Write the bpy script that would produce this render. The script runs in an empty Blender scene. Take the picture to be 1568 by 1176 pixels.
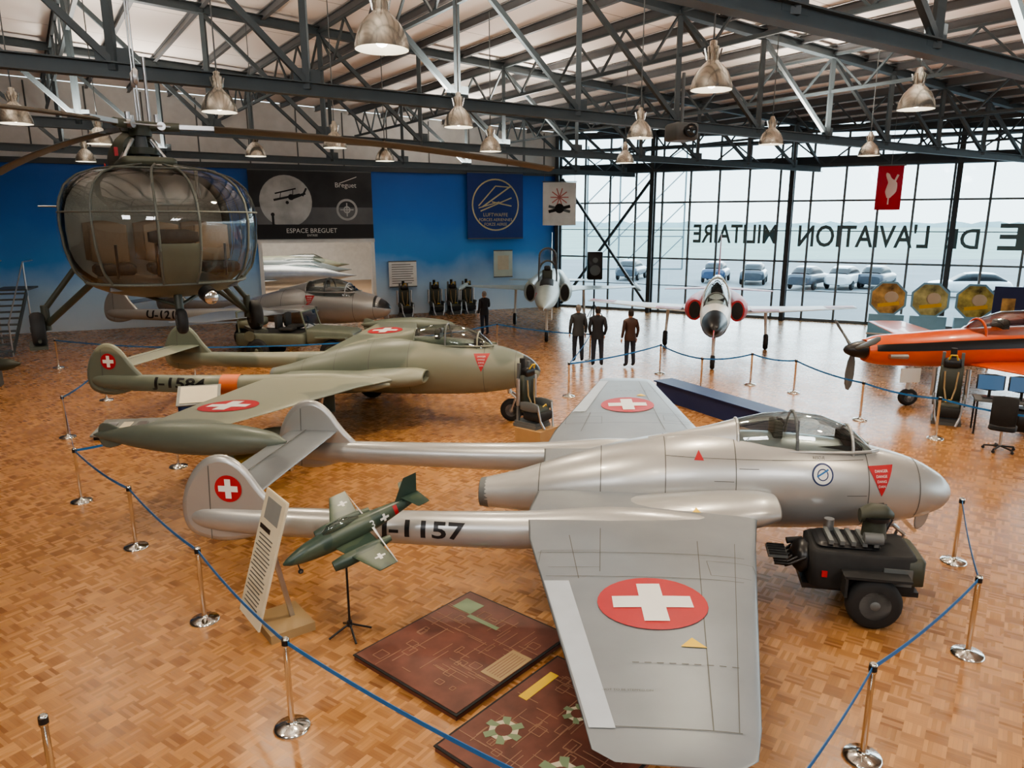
import bpy, bmesh, math, random
from mathutils import Vector, Matrix
from mathutils.bvhtree import BVHTree
random.seed(4)
V=Vector
# ------------------------------------------------------------------ materials
def newmat(name):
    m=bpy.data.materials.new(name); m.use_nodes=True
    nt=m.node_tree; nt.nodes.clear()
    out=nt.nodes.new('ShaderNodeOutputMaterial')
    return m,nt,out
def mat(name,rgb,rough=.5,metal=0.,var=.06,vs=3.,bump=0.,coat=0.,emit=None,es=0.):
    m,nt,out=newmat(name)
    p=nt.nodes.new('ShaderNodeBsdfPrincipled')
    p.inputs['Roughness'].default_value=rough; p.inputs['Metallic'].default_value=metal
    p.inputs['Coat Weight'].default_value=coat
    tc=nt.nodes.new('ShaderNodeTexCoord'); nz=nt.nodes.new('ShaderNodeTexNoise')
    nz.inputs['Scale'].default_value=vs; nz.inputs['Detail'].default_value=5
    nt.links.new(tc.outputs['Object'],nz.inputs['Vector'])
    r=nt.nodes.new('ShaderNodeValToRGB')
    r.color_ramp.elements[0].position=.3; r.color_ramp.elements[1].position=.7
    r.color_ramp.elements[0].color=[max(0,c*(1-var)) for c in rgb]+[1]
    r.color_ramp.elements[1].color=[min(1,c*(1+var)) for c in rgb]+[1]
    nt.links.new(nz.outputs['Fac'],r.inputs['Fac']); nt.links.new(r.outputs['Color'],p.inputs['Base Color'])
    if bump:
        b=nt.nodes.new('ShaderNodeBump'); b.inputs['Strength'].default_value=bump; b.inputs['Distance'].default_value=.01
        nt.links.new(nz.outputs['Fac'],b.inputs['Height']); nt.links.new(b.outputs['Normal'],p.inputs['Normal'])
    if emit:
        p.inputs['Emission Color'].default_value=(*emit,1); p.inputs['Emission Strength'].default_value=es
    nt.links.new(p.outputs['BSDF'],out.inputs['Surface'])
    return m
def glassmat(name,tint,gloss=.12,rough=.03,k=.6):
    m,nt,out=newmat(name)
    t=nt.nodes.new('ShaderNodeBsdfTransparent'); t.inputs['Color'].default_value=(*tint,1)
    g=nt.nodes.new('ShaderNodeBsdfGlossy'); g.inputs['Roughness'].default_value=rough
    lw=nt.nodes.new('ShaderNodeLayerWeight'); lw.inputs['Blend'].default_value=.25
    ma=nt.nodes.new('ShaderNodeMath'); ma.operation='MULTIPLY_ADD'; ma.inputs[1].default_value=k; ma.inputs[2].default_value=gloss; ma.use_clamp=True
    mx=nt.nodes.new('ShaderNodeMixShader')
    nt.links.new(lw.outputs['Fresnel'],ma.inputs[0]); nt.links.new(ma.outputs[0],mx.inputs[0])
    nt.links.new(t.outputs[0],mx.inputs[1]); nt.links.new(g.outputs[0],mx.inputs[2]); nt.links.new(mx.outputs[0],out.inputs['Surface'])
    return m
def camo(name,c1,c2,scale=.55,rough=.5):
    m,nt,out=newmat(name)
    p=nt.nodes.new('ShaderNodeBsdfPrincipled'); p.inputs['Roughness'].default_value=rough
    tc=nt.nodes.new('ShaderNodeTexCoord'); nz=nt.nodes.new('ShaderNodeTexNoise'); nz.inputs['Scale'].default_value=scale; nz.inputs['Detail'].default_value=1.5
    r=nt.nodes.new('ShaderNodeValToRGB'); r.color_ramp.elements[0].position=.49; r.color_ramp.elements[1].position=.51
    r.color_ramp.elements[0].color=(*c1,1); r.color_ramp.elements[1].color=(*c2,1)
    nt.links.new(tc.outputs['Object'],nz.inputs['Vector']); nt.links.new(nz.outputs['Fac'],r.inputs['Fac'])
    nt.links.new(r.outputs['Color'],p.inputs['Base Color']); nt.links.new(p.outputs[0],out.inputs['Surface'])
    return m
FLOOR_D=(.21,.088,.031,1); FLOOR_L=(.52,.27,.105,1)
def parquet():
    m,nt,out=newmat('parquet_floor')
    N=nt.nodes.new; L=nt.links.new
    tc=N('ShaderNodeTexCoord'); mp=N('ShaderNodeMapping'); mp.inputs['Rotation'].default_value=(0,0,math.radians(33.8)); s=1/.18; mp.inputs['Scale'].default_value=(s,s,s)
    L(tc.outputs['Object'],mp.inputs['Vector'])
    sp=N('ShaderNodeSeparateXYZ'); L(mp.outputs[0],sp.inputs[0])
    def M(op,a,b=None,c=None):
        n=N('ShaderNodeMath'); n.operation=op
        for i,x in enumerate((a,b,c)):
            if x is None: continue
            if isinstance(x,(int,float)): n.inputs[i].default_value=x
            else: L(x,n.inputs[i])
        return n.outputs[0]
    x,y=sp.outputs[0],sp.outputs[1]
    fx,fy=M('FLOOR',x),M('FLOOR',y)
    par=M('FLOORED_MODULO',M('ADD',fx,fy),2.0)
    ux,uy=M('FRACT',x),M('FRACT',y)
    a=M('ADD',M('MULTIPLY',ux,par),M('MULTIPLY',uy,M('SUBTRACT',1.0,par)))
    st=M('FLOOR',M('MULTIPLY',a,5.0))
    cv=N('ShaderNodeCombineXYZ'); L(fx,cv.inputs[0]); L(fy,cv.inputs[1]); L(st,cv.inputs[2])
    wn=N('ShaderNodeTexWhiteNoise'); L(cv.outputs[0],wn.inputs['Vector'])
    cv2=N('ShaderNodeCombineXYZ'); L(fx,cv2.inputs[0]); L(fy,cv2.inputs[1])
    wn2=N('ShaderNodeTexWhiteNoise'); L(cv2.outputs[0],wn2.inputs['Vector'])
    v=M('ADD',M('MULTIPLY',wn.outputs['Value'],.5),M('ADD',M('MULTIPLY',wn2.outputs['Value'],.25),M('MULTIPLY',par,.25)))
    r=N('ShaderNodeValToRGB'); r.color_ramp.elements[0].color=FLOOR_D; r.color_ramp.elements[1].color=FLOOR_L
    L(v,r.inputs['Fac'])
    fr=M('FRACT',M('MULTIPLY',a,5.0)); g=M('LESS_THAN',fr,.06)
    mx=N('ShaderNodeMix'); mx.data_type='RGBA'; L(M('MULTIPLY',g,.45),mx.inputs[0]); L(r.outputs['Color'],mx.inputs[6]); mx.inputs[7].default_value=(.09,.035,.012,1)
    p=N('ShaderNodeBsdfPrincipled'); L(mx.outputs[2],p.inputs['Base Color'])
    nz=N('ShaderNodeTexNoise'); nz.inputs['Scale'].default_value=.8; L(tc.outputs['Object'],nz.inputs['Vector'])
    rr=M('MULTIPLY_ADD',nz.outputs['Fac'],.14,.17); L(M('ADD',rr,M('MULTIPLY',wn.outputs['Value'],.07)),p.inputs['Roughness'])
    p.inputs['Specular IOR Level'].default_value=.5
    L(p.outputs[0],out.inputs['Surface'])
    return m

# ------------------------------------------------------------------ mesh builder
class B:
    def __init__(s): s.bm=bmesh.new(); s.mats=[]; s.bvh=None
    def mi(s,m):
        if m not in s.mats: s.mats.append(m)
        return s.mats.index(m)
    def add(s,vs,fs,m,smooth=True):
        i=s.mi(m); v=[s.bm.verts.new(p) for p in vs]; s.bvh=None
        for f in fs:
            try:
                q=s.bm.faces.new([v[k] for k in f]); q.material_index=i; q.smooth=smooth
            except ValueError: pass
    def loft(s,rings,m,cap=True,closed=True,smooth=True):
        n=len(rings[0]); vs=[p for r in rings for p in r]; fs=[]
        for i in range(len(rings)-1):
            for j in range(n if closed else n-1):
                k=(j+1)%n; fs.append((i*n+j,i*n+k,(i+1)*n+k,(i+1)*n+j))
        s.add(vs,fs,m,smooth)
        if cap and closed:
            s.add(list(rings[0]),[tuple(range(n))],m,False); s.add(list(rings[-1]),[tuple(range(n))],m,False)
    def body(s,secs,m,n=28,axis='x',cap=True,sub=True,a0=0.,a1=None):
        if sub and len(secs)>2: secs=smooth_secs(secs)
        R=[]
        full=a1 is None
        for q in secs:
            x,y,z,ry,rz=q[:5]; p=q[5] if len(q)>5 else 2.
            r=[]
            for j in range(n if full else n+1):
                t=a0+((2*math.pi) if full else (a1-a0))*j/n
                c,sn=math.cos(t),math.sin(t)
                a=math.copysign(abs(c)**(2/p),c)*ry; b=math.copysign(abs(sn)**(2/p),sn)*rz
                if axis=='x': r.append(V((x,y+a,z+b)))
                elif axis=='y': r.append(V((y+a,x,z+b)))
                else: r.append(V((y+a,z+b,x)))
            R.append(r)
        s.loft(R,m,cap and full,full)
    def box(s,c,d,m,R=None):
        c=V(c); x,y,z=[k/2 for k in d]
        P=[]
        for sx in (-1,1):
            for sy in (-1,1):
                for sz in (-1,1): P.append(V((sx*x,sy*y,sz*z)))
        if R is not None: P=[R@p for p in P]
        s.add([c+p for p in P],[(0,1,3,2),(4,6,7,5),(0,4,5,1),(2,3,7,6),(0,2,6,4),(1,5,7,3)],m,False)
    def rbox(s,c,d,m,R=None,b=.03,p=8):
        x,y,z=[k/2 for k in d]; R=R or Matrix.Identity(3); c=V(c); rings=[]
        for zz,sc in ((-z,1-b/max(min(x,y),1e-3)),(-z+b,1),(z-b,1),(z,1-b/max(min(x,y),1e-3))):
            r=[]; sc=max(sc,.3)
            for j in range(24):
                t=2*math.pi*(j+.5)/24; cc,sn=math.cos(t),math.sin(t)
                r.append(c+R@V((math.copysign(abs(cc)**(2/p),cc)*x*sc,math.copysign(abs(sn)**(2/p),sn)*y*sc,zz)))
            rings.append(r)
        s.loft(rings,m)
    def cyl(s,p0,p1,r0,r1,m,n=12,cap=True):
        p0,p1=V(p0),V(p1); d=(p1-p0)
        if d.length<1e-6: return
        q=d.to_track_quat('Z','Y'); u=q@V((1,0,0)); w=q@V((0,1,0))
        rg=lambda p,r:[p+(u*math.cos(2*math.pi*j/n)+w*math.sin(2*math.pi*j/n))*r for j in range(n)]
        s.loft([rg(p0,r0),rg(p1,r1)],m,cap)
    def tube(s,pts,r,m,n=8):
        pts=[V(p) for p in pts]
        for a,b in zip(pts[:-1],pts[1:]): s.cyl(a,b,r,r,m,n)
    def beam(s,p0,p1,w,h,m):
        p0,p1=V(p0),V(p1); d=(p1-p0); L=d.length
        if L<1e-4: return
        q=d.to_track_quat('X','Z'); R=q.to_matrix(); s.box((p0+p1)/2,(L,w,h),m,R)
    def ibeam(s,p0,p1,w,h,m):
        up=V((0,0,1)); t=h*.09
        o=up*(h/2-t/2)
        s.beam(V(p0)+o,V(p1)+o,w,t,m); s.beam(V(p0)-o,V(p1)-o,w,t,m); s.beam(p0,p1,w*.12,h-2*t,m)
    def sph(s,c,r,m,n=16,R=None):
        if not hasattr(r,'__len__'): r=(r,r,r)
        c=V(c); rings=[]
        k=max(6,n//2)
        for i in range(k+1):
            f=math.pi*i/k; f=min(max(f,.02),math.pi-.02)
            g=[V((r[0]*math.sin(f)*math.cos(2*math.pi*j/n),r[1]*math.sin(f)*math.sin(2*math.pi*j/n),r[2]*math.cos(f))) for j in range(n)]
            rings.append([c+(R@p if R is not None else p) for p in g])
        s.loft(rings,m)
    def wheel(s,c,ax,R,w,tire,hub,n=28):
        c=V(c); ax=V(ax).normalized(); q=ax.to_track_quat('Z','Y'); u=q@V((1,0,0)); v=q@V((0,1,0))
        prof=[(-w*.5,R*.55),(-w*.5,R*.82),(-w*.36,R*.95),(-w*.15,R),(w*.15,R),(w*.36,R*.95),(w*.5,R*.82),(w*.5,R*.55)]
        s.loft([[c+ax*h+(u*math.cos(2*math.pi*j/n)+v*math.sin(2*math.pi*j/n))*r for j in range(n)] for h,r in prof],tire)
        for sg in (-1,1):
            pr=[(sg*w*.5,R*.56),(sg*w*.38,R*.5),(sg*w*.38,R*.22),(sg*w*.56,R*.16),(sg*w*.56,.004)]
            s.loft([[c+ax*h+(u*math.cos(2*math.pi*j/n)+v*math.sin(2*math.pi*j/n))*r for j in range(n)] for h,r in pr],hub)
    def wing(s,sts,m,vert=False,n=12):
        R=[]
        for xle,xte,y,z,t in sts:
            c=xle-xte; up=[];lo=[]
            for i in range(n+1):
                u=.5*(1-math.cos(math.pi*i/n)); th=t*2.6*(.2969*math.sqrt(u)-.126*u-.3516*u*u+.2843*u**3-.1036*u**4)*2
                up.append((xle-c*u, th)); lo.append((xle-c*u,-th*.8))
            pts=up+lo[-2:0:-1]
            if vert: R.append([V((px,z+pt,y)) for px,pt in pts])
            else: R.append([V((px,y,z+pt)) for px,pt in pts])
        s.loft(R,m)
    def plate(s,pts,th,m,axis='y',off=0.):
        n=len(pts); cx=sum(p[0] for p in pts)/n; cz=sum(p[1] for p in pts)/n
        pts=smooth_poly(pts); n=len(pts)
        rings=[]
        for o,sc in ((-th/2,.86),(-th*.35,.95),(0,1),(th*.35,.95),(th/2,.86)):
            r=[]
            for a,b in pts:
                x=cx+(a-cx)*sc; z=cz+(b-cz)*sc
                r.append(V((x,off+o,z)) if axis=='y' else V((x,z,off+o)))
            rings.append(r)
        s.loft(rings,m)
    def decal(s,shape,o,u,v,m,off=.006,far=3.):
        if s.bvh is None: s.bvh=BVHTree.FromBMesh(s.bm)
        bv=s.bvh
        o,u,v=V(o),V(u).normalized(),V(v).normalized(); n=u.cross(v)
        vs,fs=shape; P=[];ok=[]
        for a,b in vs:
            q=o+u*a+v*b
            h=bv.ray_cast(q+n*far,-n,far*2)
            if h[0] is None: P.append(q);ok.append(False)
            else: P.append(h[0]+n*off);ok.append(True)
        ff=[f for f in fs if all(ok[k] for k in f)]
        s.add(P,ff,m,True); s.bvh=bv
    def merge_mesh(s,me,M,m_of):
        vs=[M@v.co for v in me.vertices]
        vv=[s.bm.verts.new(p) for p in vs]; s.bvh=None
        for p in me.polygons:
            c=M@p.center; mm=m_of(p,c)
            try:
                f=s.bm.faces.new([vv[k] for k in p.vertices]); f.material_index=s.mi(mm); f.smooth=True
            except ValueError: pass
    def done(s,name,loc=(0,0,0),rot=0.,scale=1.,M=None,sz=None):
        bmesh.ops.recalc_face_normals(s.bm,faces=s.bm.faces[:])
        me=bpy.data.meshes.new(name); s.bm.to_mesh(me); s.bm.free()
        for m in s.mats: me.materials.append(m)
        ob=bpy.data.objects.new(name,me); bpy.context.scene.collection.objects.link(ob)
        if M is not None: ob.matrix_world=M
        else:
            ob.location=loc; ob.rotation_euler=(0,0,rot); ob.scale=(scale,scale,scale if sz is None else sz)
        return ob
def smooth_secs(secs,k=4):
    out=[]
    n=len(secs); L=max(len(q) for q in secs); S=[tuple(q)+((2.,) if len(q)<6 and L==6 else ()) for q in secs]
    for i in range(n-1):
        p0=S[max(i-1,0)];p1=S[i];p2=S[i+1];p3=S[min(i+2,n-1)]
        for j in range(k):
            t=j/k; o=[]
            dx=p2[0]-p1[0]
            for c in range(len(p1)):
                if c==0: o.append(p1[0]+dx*t); continue
                d1=(p2[c]-p0[c])/((p2[0]-p0[0]) or 1)*dx; d2=(p3[c]-p1[c])/((p3[0]-p1[0]) or 1)*dx
                h=p2[c]-p1[c]
                if h==0: d1=d2=0
                else:
                    d1=0 if d1*h<0 else math.copysign(min(abs(d1),3*abs(h)),h); d2=0 if d2*h<0 else math.copysign(min(abs(d2),3*abs(h)),h)
                o.append((2*t**3-3*t*t+1)*p1[c]+(t**3-2*t*t+t)*d1+(-2*t**3+3*t*t)*p2[c]+(t**3-t*t)*d2)
            out.append(tuple(o))
    out.append(S[-1]); return out
def smooth_poly(pts):
    for _ in range(2):
        q=[]
        n=len(pts)
        for i in range(n):
            a,b=pts[i],pts[(i+1)%n]
            q.append((a[0]*.75+b[0]*.25,a[1]*.75+b[1]*.25)); q.append((a[0]*.25+b[0]*.75,a[1]*.25+b[1]*.75))
        pts=q
    return pts
def disc(r,k=5,n=32,sy=1.):
    vs=[(0,0)];fs=[]
    for i in range(1,k+1):
        for j in range(n): vs.append((r*i/k*math.cos(2*math.pi*j/n),sy*r*i/k*math.sin(2*math.pi*j/n)))
    for j in range(n): fs.append((0,1+j,1+(j+1)%n))
    for i in range(k-1):
        for j in range(n):
            a=1+i*n+j;b=1+i*n+(j+1)%n; fs.append((a,a+n,b+n,b))
    return vs,fs
def rect(x0,y0,x1,y1,nx=8,ny=8):
    vs=[(x0+(x1-x0)*i/nx,y0+(y1-y0)*j/ny) for i in range(nx+1) for j in range(ny+1)]
    fs=[(i*(ny+1)+j,(i+1)*(ny+1)+j,(i+1)*(ny+1)+j+1,i*(ny+1)+j+1) for i in range(nx) for j in range(ny)]
    return vs,fs
def ring2(r0,r1,n=40):
    vs=[(r*math.cos(2*math.pi*j/n),r*math.sin(2*math.pi*j/n)) for r in (r0,r1) for j in range(n)]
    return vs,[(j,j+n,(j+1)%n+n,(j+1)%n) for j in range(n)]
def quad(pts,n=8):
    vs=[];a,b,c,d=[V((*p,0)) for p in pts]
    for i in range(n+1):
        for j in range(n+1):
            s_,t=i/n,j/n; q=a.lerp(b,s_).lerp(d.lerp(c,s_),t); vs.append((q.x,q.y))
    return vs,[(i*(n+1)+j,(i+1)*(n+1)+j,(i+1)*(n+1)+j+1,i*(n+1)+j+1) for i in range(n) for j in range(n)]
def line(x0,y0,x1,y1,w=.012,n=16):
    d=V((x1-x0,y1-y0)); p=V((-d.y,d.x)).normalized()*w/2
    vs=[];fs=[]
    for i in range(n+1):
        c=V((x0,y0))+d*i/n; vs+= [tuple(c-p),tuple(c+p)]
    return vs,[(2*i,2*i+2,2*i+3,2*i+1) for i in range(n)]
def text(st,h,sub=0,width=None,bold=0.):
    cu=bpy.data.curves.new('t','FONT'); cu.body=st; cu.align_x='CENTER'; cu.align_y='CENTER'; cu.offset=bold; cu.resolution_u=3
    ob=bpy.data.objects.new('t',cu); bpy.context.scene.collection.objects.link(ob)
    dg=bpy.context.evaluated_depsgraph_get(); me=bpy.data.meshes.new_from_object(ob.evaluated_get(dg))
    bm=bmesh.new(); bm.from_mesh(me)
    ys=[v.co.y for v in bm.verts]; y0,y1=min(ys),max(ys)
    if sub:
        for i in range(1,sub*8):
            yy=y0+(y1-y0)*i/(sub*8)
            bmesh.ops.bisect_plane(bm,geom=bm.verts[:]+bm.edges[:]+bm.faces[:],plane_co=(0,yy,0),plane_no=(0,1,0))
    bmesh.ops.triangulate(bm,faces=bm.faces[:])
    bm.verts.index_update(); xs=[v.co.x for v in bm.verts]; ys=[v.co.y for v in bm.verts]
    k=h/(max(ys)-min(ys)); kx=k if width is None else width/(max(xs)-min(xs)); cx=(max(xs)+min(xs))/2; cy=(max(ys)+min(ys))/2
    r=([((v.co.x-cx)*kx,(v.co.y-cy)*k) for v in bm.verts],[tuple(v.index for v in f.verts) for f in bm.faces])
    bm.free(); bpy.data.objects.remove(ob); bpy.data.curves.remove(cu); bpy.data.meshes.remove(me)
    return r

# ------------------------------------------------------------------ palette
silver=mat('silver_paint',(.44,.44,.425),.34,.5,.05,1.2,coat=.2)
silver_w=mat('silver_wing',(.25,.27,.285),.36,.45,.08,1.5)
silver_l=mat('silver_aileron',(.46,.51,.56),.42,.25,.05,4)
olive=mat('olive_green',(.11,.115,.08),.5,0,.12,3)
olive_g=mat('jeep_green',(.12,.135,.10),.5,0,.12,3)
olive_d=mat('olive_dark',(.045,.05,.035),.5,0,.1)
frm_h=mat('helicopter_frame',(.10,.105,.085),.5,0,.1)
blade_m=mat('rotor_blade',(.12,.095,.065),.5,0,.1)
black=mat('black_paint',(.012,.012,.013),.35,0,.1)
blackm=mat('black_matte',(.02,.02,.02),.8,0,.2,8)
rubber=mat('rubber',(.018,.018,.018),.75,0,.2,9)
hubm=mat('wheel_hub',(.35,.36,.36),.4,.6)
steel=mat('bare_steel',(.55,.55,.55),.3,.9,.1,5)
chrome=mat('chrome',(.70,.69,.65),.14,1.,.02)
red=mat('red_paint',(.42,.02,.025),.45)
white=mat('white_paint',(.72,.72,.68),.4,0,.02)
line_m=mat('panel_line',(.11,.11,.10),.6)
yellow=mat('yellow_paint',(.75,.5,.05),.5)
orange=mat('orange_paint',(.68,.105,.025),.32,0,.03,coat=.3)
orange2=mat('orange_band',(.65,.16,.05),.5)
blue=mat('blue_rope',(.02,.14,.36),.6,0,.1,20)
navy=mat('navy_paint',(.012,.028,.10),.5)
cglass=glassmat('canopy_glass',(.66,.72,.72),.12)
hglass=glassmat('helicopter_glass',(.90,.92,.90),.09,.03,.45)
wglass=glassmat('window_glass',(.86,.94,.96),.03)
truss_m=mat('truss_steel',(.07,.088,.095),.5,.1,.08)
purlin_m=mat('purlin_steel',(.11,.115,.12),.5,.1,.08)
frame_m=mat('window_frame',(.06,.07,.075),.5,.2)
mull_m=mat('mullion',(.18,.21,.22),.5,.2)
grey=mat('grey_paint',(.36,.40,.38),.45)
greyd=mat('grey_dark',(.12,.13,.13),.5)
skinm=mat('skin',(.55,.32,.22),.5)
cream=mat('cream_board',(.60,.54,.40),.6)
camo_v=camo('camo_venom',(.24,.248,.185),(.145,.165,.13),.5,.40)

H=4.47
A=V((.831,.556,0)); Bd=V((-.556,.831,0)); O0=V((-5.97,11.53,0))
C=V((2.0,39.2,0)); U=V((-.9165,-.4,0)).normalized(); G=V((.883,-.469,0)).normalized()
nU=V((.4,-.9165,0)).normalized(); nG=V((-.469,-.883,0)).normalized()
def cz(x,y): return 9.75-.045*((V((x,y,0))-O0).dot(A))
# ------------------------------------------------------------------ room shell
LE=C+U*42; GE=C+G*36
FP=[(-40,-9),(42,-9),(GE.x,GE.y),(C.x,C.y),(LE.x,LE.y)]
b=B(); b.add([(x,y,0) for x,y in FP],[(0,1,2,3,4)],parquet(),False); b.done('floor')
def ceilmat():
    m,nt,out=newmat('ceiling_deck'); N=nt.nodes.new;L=nt.links.new
    tc=N('ShaderNodeTexCoord'); mp=N('ShaderNodeMapping'); mp.inputs['Rotation'].default_value=(0,0,-math.atan2(A.y,A.x)); L(tc.outputs['Object'],mp.inputs['Vector'])
    br=N('ShaderNodeTexBrick'); br.inputs['Scale'].default_value=1.; br.inputs['Brick Width'].default_value=1.43; br.inputs['Row Height'].default_value=3.7; br.inputs['Mortar Size'].default_value=.02
    br.offset=0
    br.inputs['Color1'].default_value=(.84,.77,.71,1); br.inputs['Color2'].default_value=(.88,.82,.77,1); br.inputs['Mortar'].default_value=(.45,.40,.36,1)
    L(mp.outputs[0],br.inputs['Vector']); p=N('ShaderNodeBsdfPrincipled'); p.inputs['Roughness'].default_value=.7; L(br.outputs[0],p.inputs['Base Color']); L(p.outputs[0],out.inputs[0]); return m
b=B()
lo=[V((x,y,cz(x,y)+.02)) for x,y in FP]; hi=[p+V((0,0,.25)) for p in lo]
b.loft([lo,hi],ceilmat(),True,True,False); b.done('ceiling')
def mural():
    m,nt,out=newmat('sky_mural'); N=nt.nodes.new;L=nt.links.new
    tc=N('ShaderNodeTexCoord'); sp=N('ShaderNodeSeparateXYZ'); L(tc.outputs['Object'],sp.inputs[0])
    nz=N('ShaderNodeTexNoise'); nz.inputs['Scale'].default_value=.35; nz.inputs['Detail'].default_value=6; L(tc.outputs['Object'],nz.inputs['Vector'])
    ma=N('ShaderNodeMath'); ma.operation='MULTIPLY_ADD'; L(nz.outputs['Fac'],ma.inputs[0]); ma.inputs[1].default_value=2.2; ma.inputs[2].default_value=-1.1
    ad=N('ShaderNodeMath'); ad.operation='ADD'; L(ma.outputs[0],ad.inputs[0]); L(sp.outputs[2],ad.inputs[1])
    mr=N('ShaderNodeMapRange'); mr.inputs[1].default_value=0; mr.inputs[2].default_value=7.; L(ad.outputs[0],mr.inputs[0])
    r=N('ShaderNodeValToRGB'); e=r.color_ramp.elements; e[0].position=0; e[0].color=(.66,.77,.86,1); e[1].position=1; e[1].color=(.013,.10,.42,1)
    x=e.new(.24); x.color=(.42,.62,.82,1); x=e.new(.42); x.color=(.05,.27,.66,1)
    x=e.new(.62); x.color=(.02,.17,.58,1)
    L(mr.outputs[0],r.inputs[0]); p=N('ShaderNodeBsdfPrincipled'); p.inputs['Roughness'].default_value=.5; L(r.outputs[0],p.inputs['Base Color']); L(p.outputs[0],out.inputs[0]); return m
mur=mural(); wallw=mat('wall_upper',(.60,.60,.58),.7); whitew=mat('white_wall',(.75,.75,.72),.7)
b=B()
def wq(t0,t1,z0,z1,m,off=0.):
    P=C+nU*off
    b.add([P+U*t0+V((0,0,z0)),P+U*t1+V((0,0,z0)),P+U*t1+V((0,0,z1)),P+U*t0+V((0,0,z1))],[(0,1,2,3)],m,False)
D0,D1,DH=9.9,14.9,3.55; ZT=6.75
wq(0,D0,0,ZT,mur); wq(D1,42,0,ZT,mur); wq(D0,D1,DH,ZT,mur)
e0=cz(C.x,C.y); e1=cz(LE.x,LE.y)
b.add([C+V((0,0,ZT)),LE+V((0,0,ZT)),LE+V((0,0,e1)),C+V((0,0,e0))],[(0,1,2,3)],wallw,False)
b.beam(C+V((0,0,ZT)),LE+V((0,0,ZT)),.25,.22,frame_m)
for k in range(21): p=C+U*(2*k+1); b.beam(p+V((0,0,ZT)),p+V((0,0,cz(p.x,p.y)-.1)),.05,.05,greyd)
b.done('wall_left')
wb=mat('wall_back_paint',(.60,.57,.53),.8)
def wall2(name,p,q):
    b=B(); b.add([(p[0],p[1],0),(q[0],q[1],0),(q[0],q[1],cz(*q)),(p[0],p[1],cz(*p))],[(0,1,2,3)],wb,False); b.done(name)
wall2('wall_back',(-40,-9),(42,-9)); wall2('wall_side',(-40,-9),(LE.x,LE.y))
def pt(t,o,z): return C+U*t-nU*o+V((0,0,z))
b=B()
b.add([pt(3,.02,0.01),pt(30,.02,0.01),pt(30,22,.01),pt(3,22,.01)],[(0,1,2,3)],mat('hall_floor',(.45,.30,.18),.4),False)
b.add([pt(3,22,0),pt(30,22,0),pt(30,22,6),pt(3,22,6)],[(0,1,2,3)],whitew,False)
b.add([pt(3,0.1,6),pt(30,.1,6),pt(30,22,6),pt(3,22,6)],[(0,1,2,3)],whitew,False)
b.add([pt(3,0.1,0),pt(3,22,0),pt(3,22,6),pt(3,.1,6)],[(0,1,2,3)],whitew,False)
b.add([pt(30,0.1,0),pt(30,22,0),pt(30,22,6),pt(30,.1,6)],[(0,1,2,3)],whitew,False)
b.done('wall_hall')
b=B()
for t in (D0,D1): b.box(C+U*t+nU*.02+V((0,0,DH/2)),(.16,.3,DH),whitew,Matrix.Rotation(math.atan2(U.y,U.x),3,'Z'))
b.box(C+U*((D0+D1)/2)+nU*.02+V((0,0,DH)),(D1-D0+.2,.3,.16),whitew,Matrix.Rotation(math.atan2(U.y,U.x),3,'Z'))
b.done('trim_doorway')
angG=math.atan2(G.y,G.x); RG=Matrix.Rotation(angG,3,'Z')
def gp(t,z,o=0.): return C+G*t+nG*o+V((0,0,z))
b=B(); ZG=6.7; ZC=7.15
GL=36
def gz(t): p=gp(t,0); return cz(p.x,p.y)
n=int(GL/1.35)
for i in range(n+1):
    t=i*1.35; b.box(gp(t,ZG/2),(.09,.10,ZG),mull_m,RG); b.box(gp(t,(ZC+gz(t)-.1)/2),(.09,.09,gz(t)-.1-ZC),mull_m,RG)
for z in (.06,2.65,5.3): b.beam(gp(0,z),gp(GL,z),.10,.08 if z>.1 else .12,mull_m)
b.beam(gp(0,1.35),gp(GL,1.35),.06,.04,mull_m); b.beam(gp(0,4.),gp(GL,4.),.06,.04,mull_m)
b.beam(gp(0,(ZG+ZC)/2),gp(GL,(ZG+ZC)/2),.35,ZC-ZG,frame_m)
b.beam(gp(0,gz(0)-.2),gp(GL,gz(GL)-.2),.3,.3,frame_m)
b.beam(gp(0,(ZC+gz(18))/2),gp(GL,(ZC+gz(18))/2),.08,.05,mull_m)
b.done('window_frame_glass')
b=B(); b.add([gp(0,0),gp(GL,0),gp(GL,gz(GL)),gp(0,gz(0))],[(0,1,2,3)],wglass,False); b.done('window_1')
b=B()
for t in (0.,5.0,11.35,17.7,24.05,30.4):
    z=gz(t)-.05
    for o in (.14,.5): b.box(gp(t,z/2,o),(.2,.09,z),frame_m,RG)
    b.box(gp(t,z/2,.32),(.06,.36,z),frame_m,RG)
b.beam(gp(.2,.2,.3),gp(5,6.5,.3),.12,.12,frame_m); b.beam(gp(.2,6.5,.3),gp(5,.2,.3),.12,.12,frame_m)
for k in range(28):
    t=k*1.27; za,zb_=(6.75,7.75) if k%2==0 else (7.75,6.75)
    b.beam(gp(t,za,.55),gp(t+1.27,zb_,.55),.06,.06,truss_m)
b.beam(gp(0,6.75,.55),gp(GL,6.75,.55),.12,.12,truss_m); b.beam(gp(0,7.8,.55),gp(GL,7.8,.55),.12,.12,truss_m)
b.done('steel_column_frame')
lett=mat('lettering',(.13,.20,.21),.6)
b=B()
def wtext(st,t0,t1,h,zc):
    vs,fs=text(st,h,0,abs(t1-t0),.015)
    c=(t0+t1)/2
    b.add([gp(c,zc,.08)-G*a+V((0,0,bb)) for a,bb in vs],fs,lett,False)
wtext('MILITAIRE',10.8,7.0,.85,3.85); wtext("L'AVIATION",16.9,11.75,.98,3.8); wtext('DE',18.7,17.5,.8,3.72); wtext('MUSÉE',25.2,19.35,1.35,3.95)
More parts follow.
